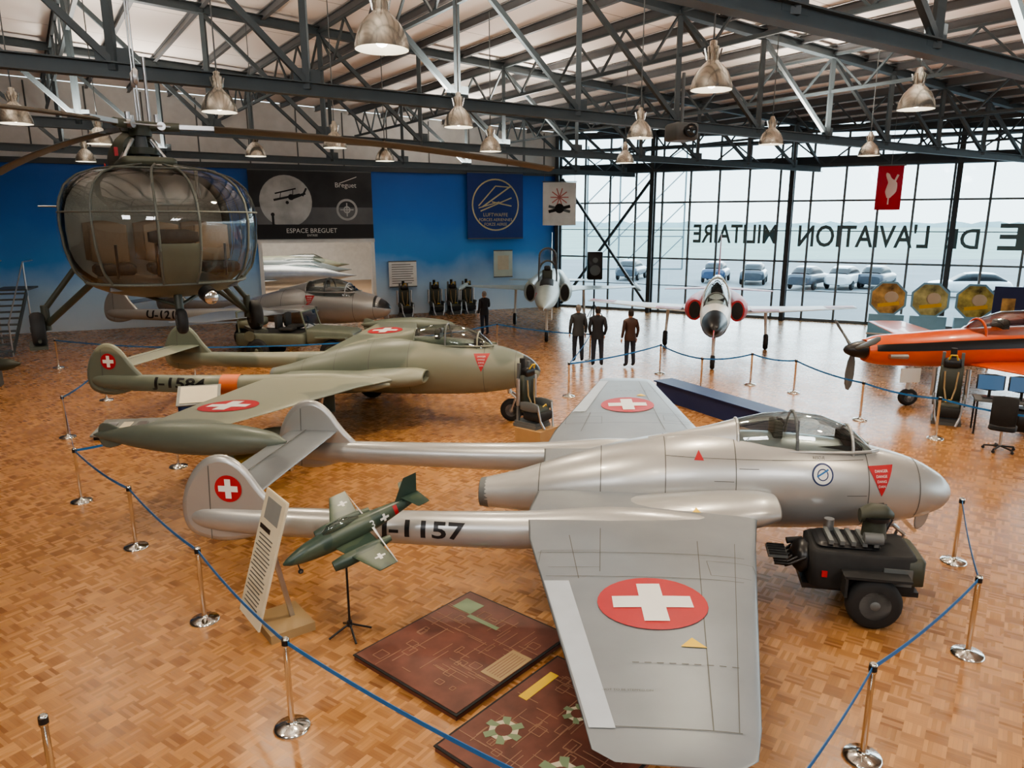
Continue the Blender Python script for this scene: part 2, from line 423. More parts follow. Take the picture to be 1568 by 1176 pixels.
b.done('window_lettering')
# ------------------------------------------------------------------ roof steelwork
def hit(O,D1_,lim):
    best=lim
    for W,D in ((C,U),(C,G)):
        det=D1_.x*(-D.y)+D.x*D1_.y
        if abs(det)<1e-6: continue
        dx,dy=W.x-O.x,W.y-O.y
        s=(dx*(-D.y)+D.x*dy)/det; t=(D1_.x*dy-D1_.y*dx)/det
        if t>-.01 and s>-40: best=min(best,s)
    return best
SP=2.86; RS=[-14.8,-7.4,0,7.4,14.8]
ZB=6.6
for r in RS:
    b=B(); smax=hit(O0+Bd*r,A,60)-.4; n0=-8
    if r==14.8: n0=-6
    while (O0+Bd*r+A*(n0*SP)).y<-8.6: n0+=1
    def q(s,z):
        p=O0+Bd*r+A*s; return V((p.x,p.y,z))
    def top(s): p=q(s,0); return cz(p.x,p.y)-.22
    s0=n0*SP
    b.ibeam(q(s0,ZB),q(smax,ZB),.20,.22,truss_m); b.ibeam(q(s0,top(s0)),q(smax,top(smax)),.20,.22,truss_m)
    i=n0
    while i*SP<smax-.3:
        s=i*SP
        b.beam(q(s,ZB),q(s,top(s)),.11,.11,truss_m)
        e=min(s+SP,smax)
        if e-s>1: b.beam(q(s,top(s)-.1),q(e,ZB+.1),.09,.10,truss_m)
        b.box(q(s,ZB+.17),(.45,.03,.30),truss_m,Matrix.Rotation(math.atan2(A.y,A.x),3,'Z'))
        i+=1
    b.done('roof_truss')
b=B()
for i in range(-18,26):
    s=i*SP/2; re=hit(O0+A*s,Bd,40)-.15; rs=-17
    while (O0+A*s+Bd*rs).y<-8.7: rs+=.5
    if re<rs+3: continue
    def q2(r):
        p=O0+A*s+Bd*r; return V((p.x,p.y,cz(p.x,p.y)-.11))
    b.ibeam(q2(rs),q2(re),.10,.19,purlin_m)
b.done('roof_purlins')
b=B()
for i in range(-6,13,2):
    s=i*SP; re=hit(O0+A*s,Bd,40)-.8
    r=-14.8
    while (O0+A*s+Bd*r).y<-8.5: r+=1.85
    f=lambda rr,dz:(lambda p:V((p.x,p.y,cz(p.x,p.y)+dz)))(O0+A*s+Bd*rr)
    while r<re-2:
        e=min(r+7.4,re); m_=4
        for k in range(m_):
            a0=r+(e-r)*k/m_; a1=r+(e-r)*(k+1)/m_; am=(a0+a1)/2
            b.beam(f(a0,-.25),f(am,-1.15),.05,.05,truss_m); b.beam(f(am,-1.15),f(a1,-.25),.05,.05,truss_m)
        b.beam(f(r,-1.15),f(e,-1.15),.08,.08,truss_m); b.beam(f(r,-.22),f(e,-.22),.08,.08,truss_m)
        r+=7.4
b.done('lattice_girders')
# ------------------------------------------------------------------ pendant lamps
lampm=mat('lamp_shade',(.55,.53,.47),.20,.8); bulb=mat('lamp_bulb',(1,1,1),.5,emit=(1,.90,.74),es=18.)
def lamp(x,y,z=6.1,watt=170):
    b=B()
    prof=[(0,.27),(.04,.265),(.12,.245),(.22,.20),(.30,.13),(.34,.08),(.36,.075),(.52,.075),(.53,.05),(.58,.05),(.60,.012)]
    n=28
    b.loft([[V((r*math.cos(2*math.pi*j/n),r*math.sin(2*math.pi*j/n),h)) for j in range(n)] for h,r in prof],lampm,False)
    b.loft([[V((r*math.cos(2*math.pi*j/n),r*math.sin(2*math.pi*j/n),h)) for j in range(n)] for h,r in ((0,.262),(.12,.235),(.22,.19),(.3,.11))],white,False)
    for a in range(6): b.beam((.075*math.cos(a),.075*math.sin(a),.36),(.11*math.cos(a),.11*math.sin(a),.5),.01,.02,lampm)
    b.sph((0,0,.14),(.085,.085,.12),bulb,12)
    b.tube([(0,0,.6),(0,0,cz(x,y)-z-.15)],.012,greyd,6)
    o=b.done('pendant_lamp',(x,y,z))
    li=bpy.data.lights.new('lamp_light','SPOT'); li.energy=watt; li.color=(1,.84,.63); li.spot_size=math.radians(120); li.spot_blend=.5; li.shadow_soft_size=.14
    lo=bpy.data.objects.new('lamp_light',li); bpy.context.scene.collection.objects.link(lo); lo.parent=o; lo.location=(0,0,-.03)
LP=[(-1.38,7.8),(-4.7,12.1),(2.43,10.1),(5.95,11.8),(-1.15,14.0),(-.78,18.8),(2.4,15.8),(5.5,17.1),(-4.35,17.9),(-7.0,20.2),(-9.3,17.0),(-3.9,21.8),(9.0,12.8),(-8.8,13.5),(3.0,22.5),(9.0,20.0),(-12.5,22.0),(0,3.5),(6,5.5),(-6,5.0),(13,17)]
for x,y in LP: lamp(x,y,watt=380)
b=B(); b.rbox((0,0,0),(.45,.5,.3),greyd); b.cyl((0,-.25,0),(0,-.36,0),.1,.12,black); b.sph((0,-.35,0),(.09,.03,.09),cglass); b.cyl((0,0,.15),(0,0,1.),.03,.03,greyd); b.done('ceiling_projector',(2.85,13.9,6.0),.3)

# ------------------------------------------------------------------ twin boom jets
def swiss(b,o,u,v,r):
    b.decal(disc(r),o,u,v,red,.008)
    a=r*.72; w=r*.22
    b.decal(rect(-a,-w,a,w,10,4),o,u,v,white,.013); b.decal(rect(-w,-a,w,a,4,10),o,u,v,white,.0135)
def interp(secs,x):
    for p,q in zip(secs[:-1],secs[1:]):
        if q[0]<=x<=p[0]:
            t=(p[0]-x)/(p[0]-q[0]); return [p[k]+(q[k]-p[k])*t for k in range(5)]
YB=1.38
def twin_boom(name,N,psi,sk,wk,opt,scale=1.):
    b=B(); zc=1.17; X=V((1,0,0)); Y=V((0,1,0)); Z=V((0,0,1))
    pod=[(0,0,zc-.06,.02,.02),(-.04,0,zc-.06,.12,.12),(-.18,0,zc-.05,.24,.25),(-.5,0,zc-.02,.37,.39),(-1.0,0,zc,.48,.51),(-1.6,0,zc+.02,.55,.59),(-2.4,0,zc+.03,.60,.63),(-3.2,0,zc+.01,.62,.62),(-4.0,0,zc-.05,.58,.54),(-4.8,0,zc-.15,.45,.41),(-5.5,0,zc-.25,.30,.27),(-5.95,0,zc-.30,.21,.20)]
    b.body(pod,sk,40)
    b.body([(-5.9,0,zc-.30,.22,.21),(-6.02,0,zc-.30,.20,.19)],greyd,24,sub=False); b.body([(-6.02,0,zc-.30,.18,.175),(-6.03,0,zc-.30,.17,.165)],blackm,24,sub=False)
    sp=smooth_secs(pod)
    for x in ((-.5,-1.15,-2.75,-3.6,-4.4,-5.2)):
        a=interp(sp,x); c=interp(sp,x-.012)
        b.body([(a[0],a[1],a[2],a[3]+.003,a[4]+.003),(c[0],c[1],c[2],c[3]+.003,c[4]+.003)],line_m,40,sub=False,cap=False)
    st=[(-.98,.16,1.62),(-1.10,.24,1.76),(-1.32,.30,1.95),(-1.65,.335,2.07),(-2.0,.345,2.11),(-2.35,.33,2.08),(-2.7,.27,1.99),(-3.0,.2,1.90),(-3.4,.11,1.80),(-3.8,.04,1.72)]
    if opt.get('wide'): st=[(x-.1,w*1.5,z) for x,w,z in st]
    zb=1.55
    def arc(x,w,z,n=14,g=0): return [V((x,-(w+g)*math.cos(math.pi*j/n),zb+(z-zb+g)*math.sin(math.pi*j/n)**.9)) for j in range(n+1)]
    b.loft([arc(*q) for q in st[:7]],cglass,False,False)
    b.loft([arc(*q,g=.004) for q in st[6:]],sk,False,False)
    for i in (2,4,6):
        b.tube(arc(*st[i],g=.006),.02,sk if i!=4 else greyd,6)
    b.tube([arc(*q)[4] for q in st[:3]],.013,sk,6); b.tube([arc(*q)[10] for q in st[:3]],.013,sk,6)
    for s_ in (1,-1): b.tube([V((x,s_*(w+.002),1.68)) for x,w,z in st[:7]],.022,sk,6)
    b.box((-1.85,0,1.62),(1.3,.5,.22),blackm); b.rbox((-2.2,0,1.80),(.12,.34,.42),olive_d); b.rbox((-2.16,0,1.97),(.1,.2,.12),black); b.box((-1.35,0,1.78),(.1,.42,.12),blackm)
    ws=opt['wing']; zr,zt=1.06,opt.get('zt',1.32)
    for sg in (1,-1):
        stt=[]
        for y,le,te,t in ws: stt.append((le,te,sg*y,zr+(zt-zr)*(y/5.6),t))
        b.wing(stt,wk,n=16)
        b.body([(-2.32,sg*.80,zc-.05,.30,.13),(-2.55,sg*.84,zc-.06,.37,.185),(-3.0,sg*.88,zc-.08,.42,.195),(-3.8,sg*.9,zc-.12,.42,.15),(-4.6,sg*.9,zc-.17,.34,.06)],sk,24,cap=False)
        b.body([(-2.32,sg*.80,zc-.05,.30,.13),(-2.30,sg*.80,zc-.05,.27,.11),(-2.42,sg*.80,zc-.05,.25,.095)],sk,24,cap=False,sub=False)
        b.body([(-2.40,sg*.80,zc-.05,.27,.11),(-2.41,sg*.80,zc-.05,.1,.05)],blackm,24,sub=False)
        bz=opt.get('bz',.95); yb=YB
        b.body([(-2.9,sg*yb,1.05,.03,.03),(-3.3,sg*yb,1.06,.17,.15),(-4.3,sg*yb,1.04,.23,.22),(-5.4,sg*yb,bz+.03,.215,.22),(-7.2,sg*yb,bz,.175,.19),(-8.6,sg*yb,bz+.0,.14,.17),(-9.2,sg*yb,bz+.02,.10,.14),(-9.42,sg*yb,bz+.03,.03,.06)],sk,22)
        fin=[(-8.15,bz+.10),(-8.45,bz+.40),(-8.62,bz+.68),(-8.84,bz+.84),(-9.1,bz+.82),(-9.32,bz+.62),(-9.48,bz+.3),(-9.5,bz-.02),(-9.4,bz-.22),(-9.0,bz-.3),(-8.6,bz-.22),(-8.25,bz-.05)]
        b.plate(fin,.10,sk,'y',sg*yb)
        b.beam((-9.12,sg*(yb)-.052,bz-.24),(-9.08,sg*yb-.052,bz+.70),.004,.012,line_m)
        b.wheel((-4.35,sg*1.75,.33),(0,1,0),.33,.17,rubber,hubm)
        b.cyl((-4.35,sg*1.62,.33),(-4.2,sg*1.62,1.05),.045,.055,steel); b.box((-4.3,sg*1.45,.72),(.5,.02,.5),sk)
        if opt.get('tank'):
            tx,ty=opt['tank']; z=1.22
            b.body([(tx+1.35,sg*ty,z,.02,.02),(tx+1.15,sg*ty,z,.13,.13),(tx+.6,sg*ty,z,.22,.22),(tx-.1,sg*ty,z,.24,.24),(tx-.8,sg*ty,z,.18,.18),(tx-1.5,sg*ty,z,.05,.05),(tx-1.6,sg*ty,z,.01,.01)],opt['tankm'],24)
            b.plate([(tx-.9,z-.02),(tx-1.45,z+.25),(tx-1.55,z),(tx-1.45,z-.25)],.02,opt['tankm'],'y',sg*ty)
    tz=bz+.33
    b.wing([(-8.52,-9.28,-YB-.02,tz,.05),(-8.52,-9.28,YB+.02,tz,.05)],wk); b.beam((-9.0,-1.3,tz+.038),(-9.0,1.3,tz+.038),.012,.006,line_m)
    b.wheel((-.62,0,.25),(0,1,0),.25,.14,rubber,hubm)
    for s_ in (1,-1):
        b.tube([(-.62,s_*.10,.25),(-.52,s_*.10,.55),(-.66,s_*.07,.66)],.022,steel)
    b.cyl((-.66,0,.62),(-.72,0,1.0),.05,.05,steel); b.beam((-.7,0,.9),(-.35,0,.55),.03,.05,chrome); b.plate([(-.30,.92),(-.12,.90),(-.16,.58),(-.32,.48)],.03,sk,'y',.16)
    for k in opt.get('marks',[]): k(b,X,Y,Z,bz)
    return b.done(name,(N[0],N[1],0),psi,scale)
WV=[(.45,-2.2,-5.2,.16),(1.25,-2.62,-5.25,.14),(2.1,-2.80,-5.15,.12),(5.12,-3.36,-4.50,.06),(5.42,-3.44,-4.44,.04),(5.52,-3.56,-4.3,.012)]
def tridec(b,x,z,s,X,Z):
    b.decal(quad([(-.17*s,.17*s),(0,-.2*s),(0,-.2*s),(.17*s,.17*s)],6),(x,0,z),X,Z,red,.008)
    for i in range(4): b.decal(text('DANGER'[:6-i],.03*s,0),(x,0,z+.11*s-i*.06*s),X,Z,white,.012)
def marksJ(b,X,Y,Z,bz):
    Xr=V((.998,.06,0)); Yr=V((-.06,.998,0))
    swiss(b,(-3.95,-3.5,0),Xr,Yr,.47); swiss(b,(-3.95,3.5,0),Xr,Yr,.47)
    def te(y): return -5.15+(y-2.1)*(.65/3.02)
    def le(y): return -2.80-(y-2.1)*(.56/3.02)
    for sg in (-1,1):
        y0,y1=3.1,5.22
        P=[(te(y0)+.02,sg*y0),(te(y0)+.25,sg*y0),(te(y1)+.19,sg*y1),(te(y1)+.02,sg*y1)]
        b.decal(quad(P if sg>0 else P[::-1]),(0,0,0),X,Y,silver_l,.006)
        b.decal(line(le(2.1)-.6,sg*2.1,le(5.2)-.3,sg*5.2,.008,24),(0,0,0),X,Y,line_m,.005)
        b.decal(line(le(2.1)-.22,sg*2.1,le(5.2)-.14,sg*5.2,.006,24),(0,0,0),X,Y,line_m,.005)
        for y in (2.45,3.0,5.2):
            b.decal(line(le(y)-.12,sg*y,te(y)+.05,sg*y,.008,16),(0,0,0),X,Y,line_m,.005)
        b.decal(line(te(2.1)+.42,sg*2.0,te(3.05)+.35,sg*3.05,.008),(0,0,0),X,Y,line_m,.005)
        for k in range(9): b.decal(line(le(4.45)-.15-.09*k,sg*4.45,le(4.45)-.2-.09*k,sg*4.45,.012,2),(0,0,0),X,Y,line_m,.006)
        b.decal(text('NOT TO BE STEPPED ON',.022,0),(-4.2,sg*4.8,0),X,Y,line_m,.006)
        b.decal(quad([(-.1,-.06),(.1,-.06),(0,.08),(0,.08)],3),(-3.68,sg*4.15,0),X,Y,yellow,.007)
        for xx,yy,w_,h_ in ((-3.15,2.75,.22,.16),(-4.7,2.6,.3,.2)):
            for q in (h_,-h_): b.decal(line(xx-w_,sg*yy+q,xx+w_,sg*yy+q,.006,6),(0,0,0),X,Y,line_m,.005)
            for q in (w_,-w_): b.decal(line(xx+q,sg*yy-h_,xx+q,sg*yy+h_,.006,6),(0,0,0),X,Y,line_m,.005)
    b.decal(line(-4.4,-1.8,-4.4,-2.9,.008),(0,0,0),X,Y,line_m)
    b.decal(text('J-1157',.25,1,1.04,.025),(-6.47,0,bz+.03),X,Z,black,.006)
    tridec(b,-1.0,1.38,.95,X,Z)
    b.decal(disc(.13),(-1.72,0,1.45),X,Z,navy,.006); b.decal(disc(.11),(-1.72,0,1.45),X,Z,white,.009); b.decal(ring2(.055,.068),(-1.72,0,1.45),X,Z,navy,.011); b.decal(line(-.07,-.02,.07,.06,.02),(-1.72,0,1.45),X,Z,blue,.013)
    b.decal(text('RESCUE',.03,0),(-1.75,0,1.63),X,Z,black)
    for x,z in ((-2.6,1.5),(-2.2,1.6),(-1.3,1.2),(-2.9,1.35)): b.decal(line(-.12,0,.12,0,.008),(x,0,z),X,Z,line_m)
    b.decal(line(-3.6,0,-1.2,.0,.006,30),(0,0,1.60),X,Z,line_m,.004)
    b.decal(ring2(.12,.127),(-5.0,-YB,bz+.08),X,Z,line_m)
    b.decal(quad([(-.06,-.045),(.06,-.045),(0,.06),(0,.06)],3),(-3.2,0,1.62),X,Z,red,.006)
    b.decal(quad([(-.05,-.04),(.05,-.04),(0,.05),(0,.05)],3),(-3.3,-1.2,0),X,Y,yellow,.006)
    swiss(b,(-8.85,0,bz+.42),X,Z,.17)
twin_boom('twin_boom_jet_fighter',(5.42,8.80),-.108,silver,silver_w,{'wing':WV,'marks':[marksJ],'bz':.91})
WN=[(.45,-2.3,-5.4,.17),(1.3,-2.9,-5.5,.15),(2.2,-3.3,-5.5,.12),(5.65,-4.2,-5.35,.05),(5.8,-4.35,-5.3,.02)]
def marks2(b,X,Y,Z,bz):
    swiss(b,(-4.75,-4.3,0),X,Y,.48); swiss(b,(-4.75,4.3,0),X,Y,.48)
    b.body([(-6.05,-YB,bz+.02,.208,.218),(-6.45,-YB,bz+.015,.202,.213)],orange2,24,sub=False,cap=False)
    b.decal(text('J-1584',.27,1,1.2,.025),(-7.35,0,bz+.02),X,Z,black,.006)
    tridec(b,-1.2,1.38,1,X,Z)
    swiss(b,(-8.93,0,bz+.45),X,Z,.17)
    b.body([(0.01,0,1.11,.02,.02),(-.04,0,1.11,.125,.125),(-.18,0,1.12,.245,.255),(-.35,0,1.14,.32,.335)],black,28,sub=True,cap=False,a0=.4,a1=math.pi-.4)
twin_boom('camouflaged_jet_fighter',(.40,16.15),-.12,camo_v,camo_v,{'wing':WN,'marks':[marks2],'tank':(-4.40,5.88),'tankm':mat('tank_green',(.13,.15,.12),.4,.1)},1.045)
def marks3(b,X,Y,Z,bz):
    b.decal(text('U-1217',.27,1,1.3,.025),(-7.2,0,bz+.02),X,Z,black,.006)
    tridec(b,-2.6,1.4,1,X,Z)
    b.body([(0.01,0,1.11,.02,.02),(-.04,0,1.11,.125,.125),(-.18,0,1.12,.245,.255),(-.5,0,1.15,.375,.395)],black,28,sub=True,cap=False,a0=.15,a1=math.pi-.15)
twin_boom('jet_trainer',(-4.9,27.4),-.15,silver,silver_w,{'wing':WV,'marks':[marks3],'wide':True},1.12)

# ------------------------------------------------------------------ conventional jets
def gear(b,x,y,z,R=.28,w=.14):
    b.wheel((x,y,R),(0,1,0),R,w,rubber,hubm); b.cyl((x+.02,y,R),(x,y*.96,z),.045,.06,white)
b=B(); gl=mat('grey_light',(.33,.38,.355),.42)
b.body([(0,0,1.75,.01,.01),(-.5,0,1.76,.14,.13),(-1.4,0,1.80,.32,.30),(-2.6,0,1.86,.44,.44),(-4,0,1.92,.50,.52),(-6,0,1.92,.55,.52),(-9,0,1.9,.62,.45),(-12,0,1.9,.6,.42),(-13.6,0,1.9,.52,.36)],gl,28)
b.cyl((0,0,1.75),(.7,0,1.73),.02,.008,greyd)
for s_ in (1,-1):
    b.body([(-4.6,s_*.68,1.85,.22,.38),(-5.2,s_*.70,1.86,.30,.43),(-8,s_*.6,1.87,.34,.4),(-11,s_*.4,1.9,.36,.36),(-13.8,s_*.33,1.9,.30,.30)],gl,20)
    b.body([(-4.58,s_*.70,1.85,.17,.33),(-4.59,s_*.70,1.85,.05,.1)],blackm,20,sub=False)
    b.wing([(-5.6,-9.6,s_*.5,1.72,.07),(-7.2,-9.6,s_*1.3,1.72,.07),(-8.6,-9.5,s_*3.9,1.72,.04)],gl)
    b.body([(-7.2,s_*4.0,1.72,.02,.02),(-8,s_*4,1.72,.1,.1),(-9.6,s_*4,1.72,.1,.1),(-10.2,s_*4,1.72,.02,.02)],gl,12)
    b.wing([(-11.8,-13.4,s_*.4,1.75,.04),(-12.9,-13.7,s_*2.2,1.7,.02)],gl)
    gear(b,-8.4,s_*1.6,1.7)
b.wing([(-10,-13.4,2.1,0,.09),(-12.2,-13.6,4.1,0,.03)],gl,vert=True)
gear(b,-3.6,0,1.6,.24); b.box((-3.4,.2,1.2),(.7,.03,.5),white)
b.body([(-2.5,0,2.1,.2,.1),(-3.0,0,2.15,.3,.25),(-4.4,0,2.2,.32,.28),(-5.6,0,2.15,.28,.2),(-8,0,2.1,.2,.1)],blackm,20)
def can(x,z0,h,w=.36): return [V((x,-w*math.cos(math.pi*j/12),z0+h*math.sin(math.pi*j/12))) for j in range(13)]
b.loft([can(-4.5,3.3,.32,.33),can(-4.55,2.95,.45),can(-4.75,2.6,.5)],cglass,False,False)
b.tube(can(-4.75,2.6,.52),.04,greyd); b.tube(can(-4.5,3.3,.32,.33),.04,greyd)
for s_ in (1,-1): b.tube([(-4.75,s_*.36,2.2),(-4.75,s_*.36,2.6),(-4.5,s_*.33,3.3)],.035,greyd)
b.rbox((-4.2,0,2.45),(.2,.4,.7),olive_d); b.rbox((-4.15,0,2.85),(.15,.25,.2),black)
tridec(b,-2.2,1.9,1,V((1,0,0)),V((0,0,1)))
b.cyl((-.9,-.05,1.62),(-1.0,-.05,1.60),.05,.05,blackm)
b.done('supersonic_fighter_jet',(.70,24.0,0),math.atan2(-.995,-.06),.95)
b=B(); wr=white
b.body([(0,0,1.45,.02,.02),(-.12,0,1.46,.14,.14),(-.6,0,1.5,.28,.30),(-1.05,0,1.52,.37,.40)],black,26)
b.body([(-1.04,0,1.52,.37,.40),(-2.2,0,1.6,.46,.5),(-4,0,1.68,.5,.56),(-6,0,1.7,.55,.55),(-8.5,0,1.72,.42,.45),(-11,0,1.8,.24,.28),(-11.6,0,1.82,.18,.2)],wr,28)
b.body([(-1.03,0,1.50,.378,.40),(-2.2,0,1.56,.47,.48),(-4,0,1.62,.51,.52),(-6,0,1.66,.56,.53)],red,28,cap=False,a0=math.pi+.35,a1=2*math.pi-.35)
b.cyl((0,0,1.45),(1.1,0,1.38),.02,.008,red)
cs=[(-1.7,.2,2.0),(-2.1,.35,2.32),(-2.8,.40,2.52),(-3.8,.41,2.66),(-4.8,.38,2.68),(-5.6,.28,2.5),(-6.2,.1,2.2)]
b.loft([[V((x,-w*math.cos(math.pi*j/14),1.85+(z-1.85)*math.sin(math.pi*j/14))) for j in range(15)] for x,w,z in cs],cglass,False,False)
for i in (1,3,5):
    x,w,z=cs[i]; b.tube([V((x,-w*1.01*math.cos(math.pi*j/14),1.85+(z-1.85)*1.01*math.sin(math.pi*j/14))) for j in range(15)],.025,white if i!=1 else greyd)
b.box((-3.6,0,1.95),(2.8,.5,.3),blackm)
for x in (-3.4,-4.9): b.rbox((x,0,2.25),(.2,.36,.45),blackm)
for s_ in (1,-1):
    b.body([(-3.5,s_*.66,1.62,.24,.34),(-3.9,s_*.70,1.62,.31,.38),(-5.5,s_*.62,1.62,.34,.38),(-8,s_*.35,1.65,.3,.3)],red,22)
    b.body([(-3.49,s_*.67,1.62,.18,.28),(-3.5,s_*.67,1.62,.05,.1)],blackm,22,sub=False)
    b.wing([(-4.9,-7.5,s_*.4,1.35,.13),(-5.5,-7.3,s_*2.2,1.40,.09),(-6.4,-7.3,s_*4.7,1.5,.04)],wr)
    P=[(-7.2,s_*3.7),(-6.3,s_*3.7),(-6.5,s_*4.65),(-7.2,s_*4.65)]
    b.decal(quad(P if s_>0 else P[::-1],6),(0,0,0),V((1,0,0)),V((0,1,0)),red,.01)
    P=[(-5.9,s_*.9),(-5.2,s_*.9),(-5.5,s_*2.1),(-5.9,s_*2.1)]
    b.decal(quad(P if s_>0 else P[::-1],4),(0,0,0),V((1,0,0)),V((0,1,0)),red,.01)
    b.wing([(-10,-11.3,s_*.2,1.75,.06),(-10.9,-11.6,s_*2.2,1.6,.03)],red)
    gear(b,-6.0,s_*1.75,1.4,.28,.16)
b.wing([(-8.6,-11.0,2.0,0,.10),(-10.7,-11.9,3.9,0,.04)],red,vert=True)
gear(b,-1.9,0,1.3,.22)
b.done('aerobatic_jet_trainer',(5.35,20.4,0),math.atan2(-.965,-.26))
b=B()
tb=[(0,0,1.62,.03,.03),(-.06,0,1.62,.11,.11),(-.25,0,1.62,.20,.20),(-.48,0,1.62,.25,.25)]
b.body(tb,black,24)
fs_=[(-.5,0,1.60,.27,.30),(-.8,0,1.60,.36,.40),(-1.6,0,1.6,.42,.46),(-2.6,0,1.62,.48,.52),(-4.5,0,1.65,.50,.56),(-6.2,0,1.68,.42,.5),(-8,0,1.75,.24,.34),(-9.8,0,1.85,.06,.14)]
b.body(fs_,orange,30)
sp=smooth_secs(fs_)
for a0,a1 in ((.02,.5),(math.pi-.5,math.pi-.02)): b.body([(q[0],q[1],q[2]+.02,q[3]+.006,q[4]*1.012) for q in sp if q[0]<-.6],black,8,sub=False,cap=False,a0=a0,a1=a1)
for i in range(3):
    a=math.radians(25+120*i); u=V((0,math.cos(a),math.sin(a)))
    rings=[]
    for d,w,t in ((.16,.05,.05),(.35,.09,.035),(.7,.12,.025),(1.0,.11,.015),(1.16,.05,.008)):
        tw=math.radians(50-30*d); pv=u.cross(V((1,0,0))); e=(pv*math.cos(tw)+V((1,0,0))*math.sin(tw)); nn=u.cross(e)
        rings.append([V((-.24,0,1.62))+u*d+e*w*math.cos(2*math.pi*j/10)+nn*t*math.sin(2*math.pi*j/10) for j in range(10)])
    b.loft(rings,greyd)
cs=[(-2.9,.22,2.08),(-3.3,.34,2.42),(-3.9,.37,2.62),(-5.0,.37,2.66),(-5.8,.3,2.5),(-6.5,.12,2.2)]
b.loft([[V((x,-w*math.cos(math.pi*j/14),1.98+(z-1.98)*math.sin(math.pi*j/14))) for j in range(15)] for x,w,z in cs],cglass,False,False)
for i in (1,3):
    x,w,z=cs[i]; b.tube([V((x,-w*1.01*math.cos(math.pi*j/14),1.98+(z-1.98)*1.01*math.sin(math.pi*j/14))) for j in range(15)],.03,orange)
for x in (-3.9,-5.1): b.rbox((x,0,2.2),(.2,.4,.4),blackm)
for s_ in (1,-1):
    b.wing([(-3.0,-5.2,s_*.3,1.2,.16),(-3.2,-4.9,s_*2,1.28,.12),(-3.6,-4.7,s_*5.1,1.55,.05)],orange)
    b.body([(-.9,s_*.42,1.5,.06,.06),(-1.3,s_*.48,1.5,.07,.07)],steel,12,sub=False)
    gear(b,-3.9,s_*1.4,1.2,.27)
    b.wing([(-8.6,-9.6,s_*.1,2.0,.05),(-8.9,-9.6,s_*1.8,2.0,.03)],orange)
b.wing([(-8.3,-9.9,1.9,0,.07),(-9.2,-10.1,3.2,0,.03)],orange,vert=True)
gear(b,-1.75,0,1.3,.24)
b.box((-1.65,.16,.9),(.5,.02,.4),white)
b.done('turboprop_trainer',(7.75,17.5,0),math.atan2(-.10,-.995),1.02,sz=.88)

# ------------------------------------------------------------------ helicopter (x forward, z relative to cabin centre)
b=B()
lv=[(-.74,.28,.34),(-.70,.52,.58),(-.60,.74,.80),(-.42,.92,.94),(-.18,1.04,1.0),(.10,1.08,1.02),(.32,1.02,1.0),(.50,.86,.92),(.62,.64,.76),(.69,.40,.52),(.72,.15,.22)]
XC=-.25
def bp(z,phi,g=1.):
    L=lv
    for p,q in zip(L[:-1],L[1:]):
        if p[0]<=z<=q[0]:
            t=(z-p[0])/(q[0]-p[0]); rx=p[1]+(q[1]-p[1])*t; ry=p[2]+(q[2]-p[2])*t; break
    c,s_=math.cos(phi),math.sin(phi); pw=2/2.25
    return V((XC+abs(c)**pw*(rx+.12)*g*(1 if c>0 else -1),math.copysign(abs(s_)**pw,s_)*ry*g,z))
zs=[-.74+1.46*i/24 for i in range(25)]; zs[-1]=.7199
PH_=math.pi/2
def surf(z0,z1,p0,p1,m,g=1.,n=28):
    Z_=[z for z in zs if z0<z<z1]; Z_=[z0]+Z_+[z1]
    b.loft([[bp(z,p0+(p1-p0)*j/n,g) for j in range(n+1)] for z in Z_],m,False,False)
surf(-.56,.7199,-PH_,PH_,hglass); surf(-.74,-.56,-PH_,PH_,olive)
surf(-.72,-.12,-.15,.15,olive,1.008,6)
for ph in (-.16,.16,-.80,.80,-1.45,1.45): b.tube([bp(z,ph,1.006) for z in ([-.56]+[z for z in zs if z>-.56])],.014,frm_h,6)
for z,rr in ((-.56,.018),(.20,.012)): b.tube([bp(z,-PH_+math.pi*j/32,1.006) for j in range(33)],rr,frm_h,6)
b.tube([bp(.66,-PH_+math.pi*j/32,1.0) for j in range(33)],.012,frm_h,6)
# glazed cabin sides, olive roof and floor, open rear bulkhead with windows
b.body([(XC+.02,0,-.01,1.0,.73,2.5),(-.8,0,.0,1.0,.76,2.8),(-1.25,0,.0,.98,.76,2.8)],hglass,16,sub=False,cap=False,a0=-.62,a1=.75)
b.body([(XC+.02,0,-.01,1.0,.73,2.5),(-.8,0,.0,1.0,.76,2.8),(-1.25,0,.0,.98,.76,2.8)],hglass,16,sub=False,cap=False,a0=math.pi-.75,a1=math.pi+.62)
b.body([(XC+.02,0,-.01,1.0,.73,2.5),(-.8,0,.0,1.0,.76,2.8),(-1.25,0,.0,.98,.76,2.8)],hglass,16,sub=False,cap=False,a0=.75,a1=math.pi-.75)
b.body([(XC+.02,0,-.01,1.0,.73,2.5),(-.8,0,.0,1.0,.76,2.8),(-1.25,0,.0,.98,.76,2.8)],olive,16,sub=False,cap=False,a0=math.pi+.62,a1=2*math.pi-.62)
b.body([(-1.25,0,.0,.98,.76,2.8),(-1.5,0,.0,.94,.76,2.8),(-1.9,0,-.03,.80,.68,2.6),(-2.3,0,-.08,.5,.45,2.3)],olive,36,cap=False)
b.body([(-2.28,0,-.08,.5,.45,2.3),(-2.3,0,-.08,.49,.44,2.3)],olive,36,sub=False)
bulk=mat('cabin_lining',(.36,.34,.29),.7)
b.body([(-1.45,0,0,.92,.72,2.8),(-1.46,0,0,.90,.70,2.8)],bulk,30,sub=False)
for x in (XC,-.8,-1.25): b.body([(x,0,-.0,1.012,.765,2.7),(x-.045,0,0,1.012,.765,2.7)],frm_h,36,sub=False,cap=False)
b.box((-.5,0,-.60),(1.7,1.3,.06),greyd)
